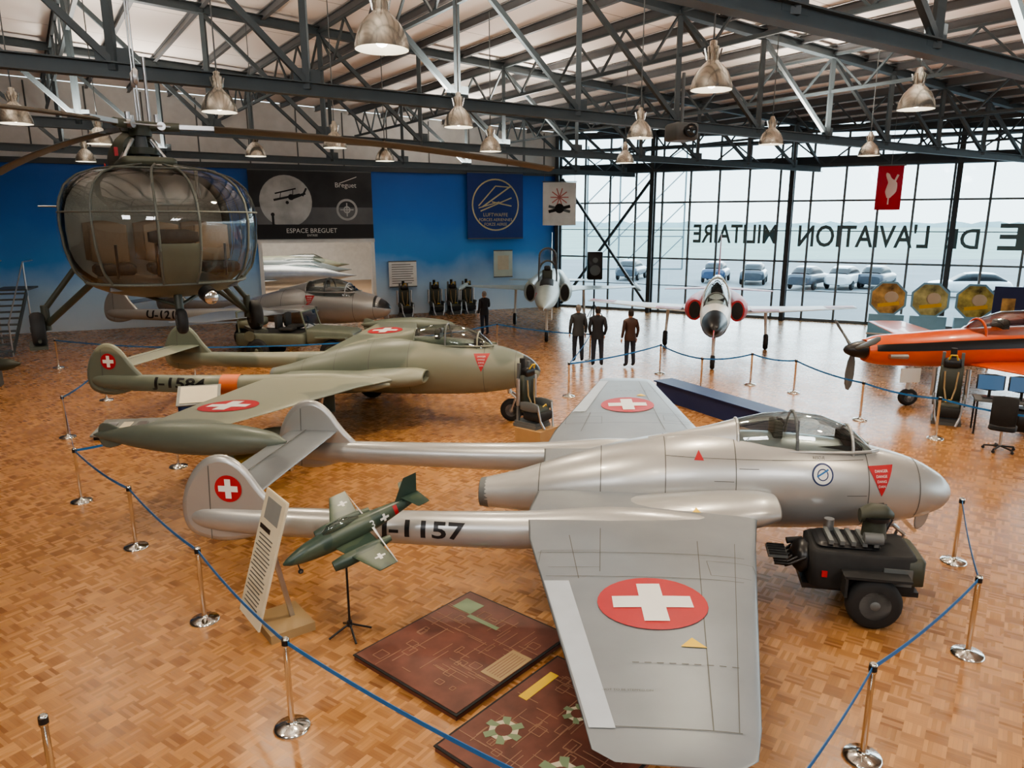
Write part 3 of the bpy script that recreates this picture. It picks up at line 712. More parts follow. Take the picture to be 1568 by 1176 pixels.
b.rbox((.42,0,-.30),(.20,.36,.42),black); b.rbox((.5,.0,-.06),(.12,.50,.16),blackm)
sbm=mat('seat_brown',(.20,.14,.09),.7)
for y in (-.55,0,.55):
    b.rbox((-.1,y,-.42),(.45,.42,.12),blackm); b.rbox((-.36,y,-.14),(.08,.38,.46),sbm); b.rbox((-1.25,y,-.14),(.08,.40,.5),sbm)
    b.cyl((.3,y,-.5),(.34,y,-.14),.014,.014,black)
b.tube([(.2,.35,.35),(.15,.35,.66)],.02,olive_d); b.rbox((.1,0,.62),(.3,.28,.05),olive_d)
b.cyl((.62,.25,-.66),(.72,.28,-.70),.09,.09,black,16); b.sph((.73,.28,-.705),(.03,.08,.08),chrome,12)
b.rbox((-1.1,0,.79),(1.2,.6,.10),olive); b.body([(-1.3,0,.98,.20,.18),(-1.7,0,1.0,.26,.24),(-2.6,0,.93,.27,.26),(-3.2,0,.9,.22,.22)],olive,20)
b.cyl((-1.2,0,.80),(-1.2,0,1.16),.09,.06,greyd,16); b.cyl((-1.2,0,.9),(-1.2,0,.98),.20,.20,olive_d,16); b.box((-1.1,-.3,.92),(.08,.04,.10),red)
for s_ in (1,-1):
    b.tube([(-1.0,s_*.25,.82),(-1.12,s_*.1,1.08)],.02,steel); b.tube([(-1.4,s_*.25,.82),(-1.28,s_*.1,1.08)],.02,steel)
b.cyl((-1.2,0,1.12),(-1.2,0,1.27),.13,.13,olive_d,18)
hubp=V((-1.2,0,1.24))
fw=V((.55,-.835,0)); ha=math.atan2(fw.y,fw.x); Rz=Matrix.Rotation(-ha,3,'Z')
for wa in (21,141,261):
    d=Rz@V((math.cos(math.radians(wa)),math.sin(math.radians(wa)),0)); pz=V((-d.y,d.x,0))
    b.cyl(hubp,hubp+d*.45,.06,.05,olive); b.cyl(hubp+d*.25-pz*.10,hubp+d*.25+pz*.10,.05,.05,steel); b.cyl(hubp+d*.2+V((0,0,-.05)),hubp+d*.2+V((0,0,.14)),.03,.03,steel)
    b.beam(hubp+d*.45,hubp+d*.9,.10,.05,steel)
    rings=[]
    for k in range(11):
        q=.85+(5.5-.85)*k/10; dz=-.38*(q/5.5)**2
        c=hubp+d*q+V((0,0,dz)); w=.14
        rings.append([c+pz*w*math.cos(2*math.pi*j/12)+V((0,0,1))*(.024*math.sin(2*math.pi*j/12)-.02*math.cos(2*math.pi*j/12)) for j in range(12)])
    b.loft(rings,blade_m if wa!=141 else greyd)
    pn=Rz@V((math.cos(math.radians(wa+120)),math.sin(math.radians(wa+120)),0))
    b.tube([hubp+d*.42,hubp+pn*.42],.012,steel,6)
for s_ in (.12,-.12): b.tube([hubp+V((s_,0,.05)),hubp+V((s_,0,4.5))],.012,steel,6); b.rbox(hubp+V((s_,0,.55)),(.06,.06,.2),steel)
b.tube([hubp+V((0,.12,.05)),hubp+V((0,.12,.8))],.02,steel,6)
def strut(p,q,r=.035): b.cyl(p,q,r,r,olive_d,10)
for s_ in (1,-1):
    w=V((-1.9,s_*1.35,-1.25))
    strut((-1.2,s_*.7,-.62),w+V((0,-s_*.1,.05)),.04); strut((-2.1,s_*.4,-.45),w+V((0,-s_*.1,.05)),.03); strut((-1.75,s_*.72,-.3),w+V((0,-s_*.1,.25)),.035); strut(w+V((0,-s_*.1,.3)),w+V((0,-s_*.1,-.02)),.05)
    b.wheel(w,(0,1,0),.22,.16,rubber,greyd); b.tube([w+V((-.3,0,-.1)),w+V((.32,0,-.12))],.02,olive_d)
    b.box(w+V((-.1,s_*.02,-.22)),(.6,.2,.04),olive_d)
strut((.35,0,-.62),(.42,0,-.95),.045); b.wheel((.46,0,-.98),(0,1,0),.14,.1,rubber,greyd)
strut((-.3,.6,-.6),(.38,0,-.82),.02); strut((-.3,-.6,-.6),(.38,0,-.82),.02)
def tp(x,i):
    t=(x+1.9)/(-7.3+1.9); r=.42*(1-t)+.12*t; return V((x,r*math.cos(math.pi*(.25+.5*i)),.15+.15*t+r*math.sin(math.pi*(.25+.5*i))))
xx=[-1.9-.9*k for k in range(7)]
for i in range(4):
    b.tube([tp(x,i) for x in xx],.022,olive)
    for a,c in zip(xx[:-1],xx[1:]): b.tube([tp(a,i),tp(c,(i+1)%4)],.014,olive,6); b.tube([tp(c,i),tp(c,(i+1)%4)],.014,olive,6)
b.wing([(-6.2,-6.8,-1.1,.35,.03),(-6.2,-6.8,1.1,.35,.03)],olive); b.plate([(-6.0,.1),(-6.0,.5),(-6.9,.9),(-7.0,.4),(-6.9,0)],.03,olive,'y',1.1)
for a in (0,120,240):
    c=V((-7.4,.15,.6)); d=V((math.cos(math.radians(a+20)),0,math.sin(math.radians(a+20)))); b.beam(c,c+d*.9,.02,.12,white); b.beam(c+d*.7,c+d*.9,.022,.122,red)
b.tube([(-7.4,.15,.6),(-7.4,0,.35)],.03,olive)
b.done('helicopter',(-3.84,8.1,4.36),ha,.95)

# ------------------------------------------------------------------ stanchions and ropes
posts={'a':(-7.19,11.27),'b':(-5.42,9.55),'c':(-3.64,7.61),'d':(-2.08,5.78),'e':(-3.55,4.75),'f':(2.90,5.40),'g':(4.70,6.93),'h':(5.79,9.10),'i':(8.66,14.80),'j':(7.75,16.3),'k':(7.2,19.0),
 'l':(6.35,20.0),'m':(4.8,19.3),'n':(4.1,21.5),'o':(-9.6,14.9),'p':(-10.6,18.2),'q':(.3,4.0),'r':(1.6,3.9),'s':(9.9,13.2),'t':(-6.4,13.0),'u':(1.2,18.6),'v':(-.9,26.0),'w':(2.2,23.6),'x':(-4.0,22.6),'y':(-9.6,21.1),'z':(-14.4,22.4)}
PH=.91
for k,(x,y) in posts.items():
    b=B(); n=20
    prof=[(0,.165),(.012,.165),(.03,.15),(.045,.06),(.06,.03),(.08,.026),(PH-.09,.026),(PH-.085,.034),(PH-.01,.034),(PH,.02)]
    b.loft([[V((r*math.cos(2*math.pi*j/n),r*math.sin(2*math.pi*j/n),h)) for j in range(n)] for h,r in prof],chrome)
    b.cyl((0,0,PH-.07),(0,0,PH-.02),.0345,.0345,black,n)
    b.done('stanchion_post',(x,y,0))
def rope(p,q,sag=.06):
    b=B(); P=V((*posts[p],PH-.045)); Q=V((*posts[q],PH-.045)); n=16
    d=(Q-P).normalized(); P=P+d*.035; Q=Q-d*.035
    pts=[P.lerp(Q,i/n)-V((0,0,sag*4*(i/n)*(1-i/n))) for i in range(n+1)]
    s_=V((0,0,.02)); w=V((-d.y,d.x,0))*.003
    b.loft([[x+s_+w,x-s_+w,x-s_-w,x+s_-w] for x in pts],blue,True,True,False)
    b.done('barrier_belt')
for p,q in ('ab','bc','cd','dq','qr','rf','fg','gh','at','ao','op','is','ij','jk','kl','lm','mn','nu','uw','vx','xy','yz','vw'): rope(p,q)

# ------------------------------------------------------------------ ground power cart
b=B()
b.rbox((0,0,.58),(1.15,.72,.46),blackm,b=.03); b.box((0,0,.33),(1.25,.5,.06),black)
b.rbox((.5,.0,.62),(.30,.70,.34),olive_d)
for y in (-.47,.47): b.wheel((.1,y,.30),(0,1,0),.30,.17,rubber,greyd)
b.cyl((.1,-.45,.3),(.1,.45,.3),.03,.03,black)
b.box((.1,-.47,.62),(.7,.2,.03),blackm); b.box((-.22,-.47,.5),(.03,.2,.24),blackm)
b.rbox((-.15,0,.84),(.7,.5,.06),black)
for i in range(5): b.box((-.35+.12*i,-.05,.89),(.05,.4,.05),greyd)
b.cyl((.15,0,.9),(.15,0,1.12),.14,.12,olive_d,16); b.cyl((.15,0,1.12),(.15,0,1.16),.16,.16,black,16); b.body([(-.02,.0,1.15,.09,.08),(.1,0,1.2,.12,.10),(.25,0,1.2,.1,.09),(.34,0,1.17,.04,.04)],olive_d,14)
b.tube([(.3,.15,.9),(.38,.2,1.05),(.3,.25,1.2),(.1,.25,1.15)],.03,black); b.cyl((.0,-.2,.95),(.2,-.2,.95),.07,.07,greyd,14); b.cyl((-.3,.2,.86),(-.3,.2,1.0),.06,.06,steel,12)
for z in (.45,.6,.75): b.cyl((-.6,.2-z*.1,z),(-.78,.1,z-.03),.03,.04,blackm)
for k in range(6): b.tube([(-.62,-.3+.1*k,.7),(-.8,-.3+.08*k,.6),(-.95,-.25+.07*k,.58)],.018,black,6)
b.box((-.9,.0,.62),(.22,.32,.03),greyd)
for k in range(5): b.box((-.9+.0,-.14+.07*k,.64),(.2,.015,.03),blackm)
b.box((-.42,-.37,.55),(.06,.02,.07),red)
b.box((.35,-.37,.58),(.3,.02,.2),greyd)
b.sph((-.62,-.05,.62),(.14,.22,.20),black,14)
b.done('ground_power_cart',(3.92,7.95,0),-.2,1.0)

# ------------------------------------------------------------------ model jet on stand
b=B(); mg=camo('model_camo',(.035,.06,.045),(.065,.09,.06),3.5,.35)
b.body([(0,0,0,.01,.01),(-.06,0,0,.045,.04),(-.25,0,.01,.085,.09),(-.6,0,.015,.10,.115,2),(-.9,0,.02,.085,.095),(-1.25,0,.035,.04,.05),(-1.42,0,.045,.012,.015)],mg,20)
b.body([(-.42,0,.11,.03,.02),(-.5,0,.12,.05,.06),(-.62,0,.12,.05,.065),(-.78,0,.11,.02,.02)],cglass,14)
for s_ in (1,-1):
    b.wing([(-.46,-.82,s_*.05,-.04,.02),(-.68,-.86,s_*.75,-.0,.007)],mg)
    b.body([(-.38,s_*.30,-.06,.045,.05),(-.5,s_*.30,-.06,.06,.065),(-.75,s_*.30,-.06,.055,.06),(-.95,s_*.30,-.05,.03,.03)],mg,16)
    b.body([(-.379,s_*.3,-.06,.036,.04),(-.38,s_*.3,-.06,.01,.01)],blackm,16,sub=False)
    b.wing([(-1.22,-1.4,s_*.01,.11,.008),(-1.3,-1.42,s_*.27,.11,.004)],mg)
    b.decal(rect(-.05,-.014,.05,.014,2,2),(-.76,s_*.55,0),V((1,0,0)),V((0,1,0)),white,.003); b.decal(rect(-.014,-.05,.014,.05,2,2),(-.76,s_*.55,0),V((1,0,0)),V((0,1,0)),white,.003)
b.wing([(-1.12,-1.38,.05,0,.012),(-1.3,-1.44,.30,0,.005)],mg,vert=True)
for Xs in (V((1,0,0)),V((-1,0,0))):
    k=Xs.x
    b.decal(rect(-.045,-.012,.045,.012,2,2),(-1.0,0,.03),Xs,V((0,0,1)),white,.003); b.decal(rect(-.012,-.04,.012,.04,2,2),(-1.0,0,.03),Xs,V((0,0,1)),white,.003)
    b.decal(text('3',.08,1),(-.87,0,.03),Xs,V((0,0,1)),white,.003)
    b.decal(rect(-.02,-.05,.02,.05,2,4),(-1.13,0,.035),Xs,V((0,0,1)),red,.003)
b.cyl((-.12,0,-.04),(-.12,0,-.14),.006,.006,black,6); b.wheel((-.12,0,-.15),(0,1,0),.025,.02,rubber,hubm)
fx=V((-1.0,-.55,-.33)).normalized(); zz=V((-.15,-.22,1)); fy=zz.cross(fx).normalized(); fz=fx.cross(fy); k=1.12
M=Matrix(((fx.x*k,fy.x*k,fz.x*k,-2.46),(fx.y*k,fy.y*k,fz.y*k,6.95),(fx.z*k,fy.z*k,fz.z*k,1.02),(0,0,0,1)))
b.done('model_aircraft',M=M)
b=B()
b.cyl((0,0,.12),(0,0,1.10),.014,.012,black,10); b.cyl((0,0,.1),(0,0,.16),.03,.03,black,12)
for a in (.5,2.1,3.7,5.2): b.tube([(0,0,.13),(.24*math.cos(a),.24*math.sin(a),.012)],.012,black,8)
b.done('tripod_stand',(-1.91,7.33,0))
b=B()
R=Matrix.Rotation(-.30,3,'X')
def onp(x,z,w,h,m,o=-.016): b.box(V((0,.16,.88))+R@V((x,o,z)),(w,.004,h),m,R)
b.box((0,.16,.88),(.62,.02,1.42),cream,R); onp(0,0,.60,1.40,cream,-.012)
pic=mat('panel_print',(.22,.23,.22),.6)
onp(.0,.52,.40,.24,pic); onp(-.1,.3,.3,.05,black)
random.seed(5)
for i in range(18): onp(-.03+random.uniform(-.02,.02),.22-i*.045,.46-.1*random.random(),.012,line_m)
b.box((0,.32,.05),(.6,.5,.10),mat('stand_wood',(.35,.24,.12),.5)); b.beam((0,.42,.1),(0,.26,.95),.05,.05,steel)
b.done('information_panel',(-2.95,7.3,0),math.radians(-52))
# ------------------------------------------------------------------ floor display boards
bd=mat('board_redbrown',(.14,.05,.034),.45,0,.25,5); bl=mat('board_line',(.30,.17,.11),.5); bg=mat('board_green',(.20,.27,.16),.5); bc=mat('board_tan',(.38,.27,.14),.5)
def board(seed,L,W):
    random.seed(seed); b=B()
    b.box((0,0,.03),(L,W,.06),bd); b.box((0,0,.055),(L+.02,W+.02,.012),blackm)
    b.box((0,0,.063),(L-.03,W-.03,.006),bd)
    h=.0675
    for i in range(46):
        x=random.uniform(-L*.42,L*.38);y=random.uniform(-W*.42,W*.4)
        if random.random()<.5: b.box((x,y,h),(min(random.uniform(.1,.6),2*(L/2-abs(x))-.05),.008,.003),bl)
        else: b.box((x,y,h),(.008,min(random.uniform(.1,.6),2*(W/2-abs(y))-.05),.003),bl)
    for i in range(18):
        x=random.uniform(-L*.40,L*.40);y=random.uniform(-W*.40,W*.40); s1,s2=random.uniform(.04,.14),random.uniform(.04,.12)
        for q in (s2,-s2): b.box((x,y+q/2,h),(s1,.008,.003),bl)
        for q in (s1,-s1): b.box((x+q/2,y,h),(.008,s2,.003),bl)
    return b,h
A1=math.radians(50)
b,h=board(3,1.74,1.50)
b.box((.0,-.60,h+.001),(.5,.26,.004),bc); b.box((.60,.52,h),(.24,.28,.004),bg); b.box((.45,.15,h),(.06,.45,.004),bg)
for i in range(6): b.box((.0,-.51-.035*i,h+.004),(.4,.01,.002),bl)
b.done('floor_diagram_board',(-.62,7.02,0),A1)
b,h=board(8,1.74,1.50)
def crossec(x,y,r):
    for a in range(6):
        R3=Matrix.Rotation(a*math.pi/6,3,'Z'); b.box((x,y,h+a*.0004),(r*(1+.4*(a%2)),r*.28,.003),bg if a%2 else cream,R3)
    b.cyl((x,y,h),(x,y,h+.004),r*.3,.3*r,bd,16)
crossec(-.35,.42,.26); crossec(-.45,-.3,.3); crossec(.25,.05,.2); b.box((.35,.58,h),(.5,.1,.004),yellow); b.box((.55,-.4,h),(.3,.4,.004),bc)
b.done('floor_diagram_board',(.38,5.66,0),A1)
# ------------------------------------------------------------------ ejection seats
plm=mat('plinth',(.45,.27,.12),.5)
def eseat(name,x,y,ang,sc=1.,plinth=0.,leg=olive_d):
    b=B(); z=plinth
    if plinth: b.box((0,0,plinth/2),(.7,.7,plinth),plm)
    b.rbox((0,.05,z+.38),(.46,.5,.14),leg); b.rbox((0,-.02,z+.28),(.5,.5,.2),blackm)
    b.rbox((0,.27,z+.8),(.42,.12,.75),leg); b.rbox((0,.25,z+1.22),(.32,.16,.2),black)
    for s_ in (1,-1):
        b.beam((s_*.2,.38,z+.05),(s_*.17,.38,z+1.42),.06,.06,greyd); b.rbox((s_*.27,.02,z+.5),(.05,.48,.22),greyd)
        b.tube([(s_*.12,.18,z+1.05),(s_*.1,.17,z+.7),(s_*.05,.1,z+.48)],.018,bc)
        b.tube([(s_*.25,-.2,z+.55),(s_*.22,-.26,z+.2),(s_*.16,-.32,z+.03)],.025,steel)
        b.cyl((s_*.3,.3,z+.5),(s_*.3,.3,z+1.1),.045,.045,steel)
    b.tube([(-.08,.16,z+1.3),(-.05,.1,z+1.4),(.05,.1,z+1.4),(.08,.16,z+1.3)],.015,yellow); b.tube([(-.06,-.2,z+.5),(0,-.24,z+.55),(.06,-.2,z+.5)],.015,yellow)
    b.box((0,.15,z+.1),(.5,.6,.06),greyd); b.box((0,.15,z+.035),(.54,.64,.07),greyd); b.cyl((0,.42,z+.2),(0,.42,z+1.5),.06,.06,blackm)
    b.done(name,(x,y,0),ang,sc)
eseat('ejection_seat',.30,14.5,.9,.92,.38)
eseat('ejection_seat',9.55,16.0,-.5,1.1)
for i,px in enumerate((-5.9,-4.5,-3.7,-3.0)):
    t=(2.0-px)/.9165; p=C+U*t+nU*1.0; eseat('ejection_seat',p.x,p.y,math.atan2(U.y,U.x)+math.pi,1.1)
b=B(); b.box((0,0,.74),(1.1,.6,.04),greyd)
for s_ in (-.5,.5):
    for y in (-.25,.25): b.cyl((s_,y,0),(s_,y,.72),.02,.02,black)
scr=mat('monitor_screen',(.02,.04,.08),.2,emit=(.15,.3,.5),es=.4)
for x in (-.28,.3):
    b.rbox((x,0,1.10),(.52,.05,.36),black); b.box((x,-.03,1.10),(.47,.004,.31),scr); b.cyl((x,.0,.76),(x,0,.95),.03,.03,black); b.box((x,0,.77),(.25,.2,.02),black)
b.box((0,-.2,.77),(.45,.15,.02),black); b.rbox((.35,.05,.35),(.2,.45,.5),black)
b.done('computer_desk',(10.25,15.2,0),-.45)
b=B(); b.rbox((0,0,.48),(.48,.48,.08),blackm); b.rbox((0,.24,.85),(.44,.07,.6),blackm); b.cyl((0,0,.08),(0,0,.45),.03,.03,steel)
for k in range(5):
    a=k*1.257; b.tube([(0,0,.1),(.28*math.cos(a),.28*math.sin(a),.07)],.018,black); b.cyl((.28*math.cos(a),.28*math.sin(a)-.02,.03),(.28*math.cos(a),.28*math.sin(a)+.02,.03),.03,.03,black)
b.done('office_chair',(9.5,14.0,0),2.5)

# ------------------------------------------------------------------ jeep
b=B()
b.body([(2.0,0,.78,.52,.16,6),(1.9,0,.80,.56,.22,6),(1.0,0,.84,.62,.24,6),(.55,0,.85,.66,.26,6)],olive_g,28)
b.rbox((-.7,0,.72),(2.4,1.4,.42),olive_g); b.rbox((-.6,0,.93),(1.8,1.1,.04),blackm)
for s_ in (1,-1):
    for x in (1.35,-1.1): b.wheel((x,s_*.68,.38),(0,1,0),.38,.2,rubber,olive_g)
    b.box((1.35,s_*.66,.84),(1.0,.34,.04),olive_g); b.beam((1.85,s_*.66,.84),(1.95,s_*.66,.6),.34,.03,olive_g)
    b.cyl((2.02,s_*.4,.82),(1.98,s_*.4,.82),.1,.1,chrome,16); b.rbox((-.2,s_*.35,1.05),(.5,.45,.1),blackm); b.rbox((-.48,s_*.35,1.28),(.1,.45,.45),blackm)
    b.tube([(.55,s_*.62,1.0),(.38,s_*.6,1.62)],.03,olive_g)
for i in range(9): b.box((2.01,-.28+.07*i,.76),(.02,.03,.22),black)
b.tube([(.38,-.6,1.62),(.38,.6,1.62)],.03,olive_g); b.add([(.54,-.6,1.05),(.54,.6,1.05),(.39,.6,1.6),(.39,-.6,1.6)],[(0,1,2,3)],cglass,False)
b.tube([(-1.7,-.62,.95),(-1.75,-.62,1.6),(-1.75,.62,1.6),(-1.7,.62,.95)],.03,olive_g); b.rbox((-1.5,0,1.2),(.5,1.3,.25),olive)
n=20; b.tube([V((.15+.0,.35+.19*math.cos(2*math.pi*j/n),1.22+.19*math.sin(2*math.pi*j/n))) for j in range(n+1)],.014,black,6); b.tube([(.15,.35,1.22),(.5,.35,1.05)],.02,black)
b.box((2.15,0,.52),(.1,1.4,.12),olive_g); b.rbox((-2.05,.2,.85),(.16,.6,.6),rubber,p=2)
b.cyl((-1.3,-.72,.85),(-1.3,-.78,.85),.17,.17,olive,20)
b.done('military_jeep',(-7.35,23.9,0),-.1,1.0)
# ------------------------------------------------------------------ small exhibits
b=B(); yo=mat('bomb_yellow',(.50,.34,.05),.5)
for y,z in ((-.22,.3),(.22,.3),(0,.62)):
    b.body([(.75,y,z,.01,.01),(.65,y,z,.1,.1),(.3,y,z,.17,.17),(-.2,y,z,.17,.17),(-.6,y,z,.08,.08),(-.75,y,z,.06,.06)],yo if z<.5 else olive,20)
    for a in range(4):
        t=math.pi*(.25+.5*a); b.beam((-.7,y+.06*math.cos(t),z+.06*math.sin(t)),(-.7,y+.17*math.cos(t),z+.17*math.sin(t)),.16,.01,olive)
for x in (-.4,.4): b.box((x,0,.08),(.08,.8,.16),mat('timber',(.4,.25,.12),.6))
b.done('practice_bombs',(-4.75,12.6,0),1.1)
b=B(); b.rbox((0,0,.45),(.8,.5,.9),navy); R=Matrix.Rotation(.5,3,'X'); b.box((0,-.05,1.0),(.82,.6,.03),pic,R); b.box((0,-.06,1.02),(.7,.5,.01),cream,R)
b.done('display_case',(-6.6,14.6,0),.3)
b=B(); b.box((0,0,.15),(1.7,.9,.04),pic,Matrix.Rotation(.12,3,'X')); b.box((0,0,.06),(1.6,.8,.12),black)
for i in range(5): b.box((-.6+.3*i,-.02,.175),(.2,.5,.01),cream if i%2 else steel,Matrix.Rotation(.12,3,'X'))
b.done('photo_display_board',(-8.2,15.2,0),.15)
b=B(); b.box((0,0,.22),(4.2,.5,.44),navy); b.box((0,0,.45),(4.3,.6,.03),navy); b.done('display_bench',(4.65,16.7,0),-1.08)

# ------------------------------------------------------------------ people
def person(name,x,y,ang,hgt,top,legs,hair,pose=0):
    me=bpy.data.meshes.new('p')
    vs=[(0,0,.95),(0,.0,1.12),(0,.01,1.30),(0,.0,1.44),(0,.01,1.56),
        (.10,0,.90),(.12,.02,.50),(.13,-.02,.10),(.15,.13,.045),
        (-.10,0,.90),(-.11,.0,.50),(-.12,-.03,.10),(-.14,.12,.045),
        (.185,0,1.43),(.25,-.03,1.16),(.25,.07,.90),
        (-.185,0,1.43),(-.25,-.03,1.16),(-.25,.07,.90)]
    if pose==1: vs[14]=(.25,-.06,1.16); vs[15]=(.20,.06,.94); vs[17]=(-.25,-.06,1.16); vs[18]=(-.2,.06,.94)
    if pose==2: vs[14]=(.24,.02,1.16); vs[15]=(.12,.2,1.2)
    es=[(0,1),(1,2),(2,3),(3,4),(0,5),(5,6),(6,7),(7,8),(0,9),(9,10),(10,11),(11,12),(3,13),(13,14),(14,15),(3,16),(16,17),(17,18)]
    rd=[(.17,.13),(.165,.125),(.185,.135),(.16,.11),(.06,.06),(.10,.10),(.07,.075),(.052,.06),(.045,.035),(.10,.10),(.07,.075),(.052,.06),(.045,.035),(.075,.075),(.055,.055),(.038,.04),(.075,.075),(.055,.055),(.038,.04)]
    me.from_pydata(vs,es,[]); ob=bpy.data.objects.new('p',me); bpy.context.scene.collection.objects.link(ob)
    ob.modifiers.new('s','SKIN'); sv=me.skin_vertices[0].data
    for i,r in enumerate(rd): sv[i].radius=r
    sv[0].use_root=True
    ob.modifiers.new('ss','SUBSURF').levels=2
    dg=bpy.context.evaluated_depsgraph_get(); em=bpy.data.meshes.new_from_object(ob.evaluated_get(dg))
    b=B(); shoe=blackm
    b.merge_mesh(em,Matrix.Identity(4),lambda p,c: skinm if c.z>1.53 and abs(c.x)<.08 else (top if (c.z>.86 and not(abs(c.x)<.2 and c.z<.9)) else (legs if c.z>.1 else shoe)))
    bpy.data.objects.remove(ob)
    hp=[(1.50,.052,.055,.0),(1.555,.056,.07,.012),(1.585,.066,.088,.018),(1.63,.074,.096,.012),(1.68,.078,.100,.005),(1.73,.072,.094,.0),(1.765,.05,.065,-.002),(1.785,.015,.02,-.002)]
    b.body([(z,0,o,rx,ry) for z,rx,ry,o in hp],skinm,18,axis='z')
    b.body([(1.60,0,-.035,.068,.07),(1.66,0,-.02,.083,.092),(1.72,0,-.012,.083,.098),(1.77,0,-.008,.06,.075),(1.80,0,-.005,.02,.025)],hair,18,axis='z')
    b.body([(1.62,0,.112,.012,.012),(1.65,0,.108,.012,.014),(1.68,0,.098,.008,.01)],skinm,8,axis='z')
    for s_ in (1,-1):
        b.sph((s_*.08,0,1.655),(.012,.022,.033),skinm,8); b.sph((s_*.03,.093,1.675),(.012,.008,.008),white,8); b.sph((s_*.03,.10,1.675),(.006,.004,.006),black,6)
    b.sph((0,.10,1.595),(.025,.01,.006),red,8)
    b.body([(1.48,0,0,.10,.085),(1.545,0,.0,.075,.07)],top,16,axis='z',sub=False,cap=False)
    for wv,sx in ((vs[15],1),(vs[18],-1)):
        w=V(wv); d=V((0,.18,-1)).normalized() if pose!=2 or sx<0 else V((-.4,.7,.3)).normalized()
        b.sph(w+d*.06,(.028,.038,.052),skinm,10)
        for k in range(4):
            o=V((0,-.027+.018*k,0)); L_=(.07,.08,.075,.06)[k]
            p0=w+d*.095+o; p1=p0+d*L_*.55; p2=p1+(d+V((-sx*.5,0,0))).normalized()*L_*.45; b.cyl(p0,p1,.0095,.009,skinm,7); b.cyl(p1,p2,.009,.007,skinm,7)
        p0=w+d*.05+V((0,.03,0)); p1=p0+(d+V((0,.7,0))).normalized()*.045; b.cyl(p0,p1,.011,.01,skinm,7); b.cyl(p1,p1+d*.03,.01,.008,skinm,7)
    b.body([(.84,0,0,.185,.15),(.92,0,0,.19,.15),(1.05,0,0,.178,.14)],top,20,axis='z',cap=False)
    b.done(name,(x,y,.012),ang,hgt/1.80)
dk=mat('dark_jacket',(.02,.022,.028),.7); br=mat('brown_leather',(.07,.035,.025),.5); jn=mat('dark_trousers',(.025,.03,.045),.8); gh=mat('grey_hair',(.22,.20,.18),.8); bh=mat('dark_hair',(.03,.02,.015),.8)
person('standing_man',1.78,23.3,.15,1.86,mat('grey_jacket',(.05,.055,.06),.7),jn,gh,0)
person('standing_man',2.33,22.6,-.1,1.88,dk,jn,bh,1)
person('standing_man',3.33,22.5,.3,1.80,br,jn,bh,0)
person('standing_man',-1.5,28.9,.6,1.76,dk,jn,gh,2)

# ------------------------------------------------------------------ banners & signs
ul=-U
def banner(name,t0,t1,z0,z1,m,extra=None,off=.2):
    b=B(); c=(t0+t1)/2; w=abs(t1-t0); o=C+U*c+nU*off+V((0,0,(z0+z1)/2))
    b.box(o,(w,.03,z1-z0),m,Matrix.Rotation(math.atan2(ul.y,ul.x),3,'Z'))
    def put(sh,x,z,mm,k=1): b.add([o+nU*(.018+.003*k)+ul*(x+a)+V((0,0,z+bb)) for a,bb in sh[0]],sh[1],mm,False)
    if extra: extra(put,w,z1-z0)
    for s_ in (1,-1): b.beam(o+ul*(-w/2)+V((0,0,s_*(z1-z0)/2)),o+ul*(w/2)+V((0,0,s_*(z1-z0)/2)),.05,.05,greyd)
    return b.done(name)
bgk=mat('banner_black',(.035,.037,.04),.6,0,.4,.8); bgr=mat('banner_moon',(.45,.46,.45),.6,0,.25,1.5); bgd=mat('banner_ground',(.015,.015,.016),.6); bgh=mat('banner_haze',(.14,.145,.15),.6,0,.3,.7)
def e1(put,w,h):
    put(rect(-w/2,-h/2,w/2,-.1,1,1),0,0,bgh,1)
    put(disc(1.12),-1.15,.15,bgr,2); put(rect(-w/2,-h/2,w/2,-h/2+.62,1,1),0,0,bgd,3)
    put(line(-.62,.05,.52,.30,.09,1),-1.05,.15,bgd,3); put(line(-.55,.33,.35,.55,.06,1),-1.05,.15,bgd,3); put(line(-.35,.1,-.30,.38,.03,1),-1.05,.15,bgd,3); put(line(.2,.2,.22,.5,.03,1),-1.05,.15,bgd,3)
    put(disc(.13),-.92,.33,bgd,3); put(line(.1,.15,.75,.4,.10,1),-1.05,.10,bgd,3); put(line(.62,.28,.8,.62,.08,1),-1.05,.1,bgd,3); put(disc(.07),-1.1,.1,bgd,3)
    put(rect(-.05,-.1,.05,.38,1,1),-1.75,-.85,bgd,4); put(disc(.08),-1.75,-.42,bgd,4)
    put(ring2(.38,.48),1.5,-.2,bgr,4); put(ring2(.1,.16),1.5,-.2,bgr,4); put(line(-.3,0,.3,0,.05,1),1.5,-.2,bgr,4); put(line(0,-.3,0,.3,.05,1),1.5,-.2,bgr,4)
    put(text('ESPACE BREGUET',.20,0),-.1,-1.12,white,4); put(text('ENTREE',.09,0),-.1,-1.33,white,4)
    put(text('Breguet',.28,0),1.5,.85,white,4); put(line(1.2,.95,2.0,1.25,.03),0,0,white,4)
banner('exhibition_banner',9.85,15.2,3.66,6.6,bgk,e1)
bnv=mat('banner_navy',(.014,.04,.19),.6); gold=mat('gold_thread',(.60,.50,.28),.6)
def e2(put,w,h):
    put(ring2(1.18,1.25),0,.05,gold,1)
    put(line(-.7,-.1,.8,.9,.07),0,.05,gold,2); put(line(-.9,.0,.0,.95,.06),0,0,gold,2); put(line(0,.95,.8,.9,.05),0,0,gold,2); put(line(-.8,-.35,.85,.3,.06),0,.1,gold,2); put(line(-.2,.1,.85,-.1,.06),0,.1,gold,2); put(line(-.9,-.1,.2,.2,.05),0,0,gold,2)
    put(text('LUFTWAFFE',.17,0),0,-.42,gold,2); put(text('FORCES AERIENNES',.14,0),0,-.66,gold,2); put(text('FORZE AEREE',.14,0),0,-.88,gold,2)
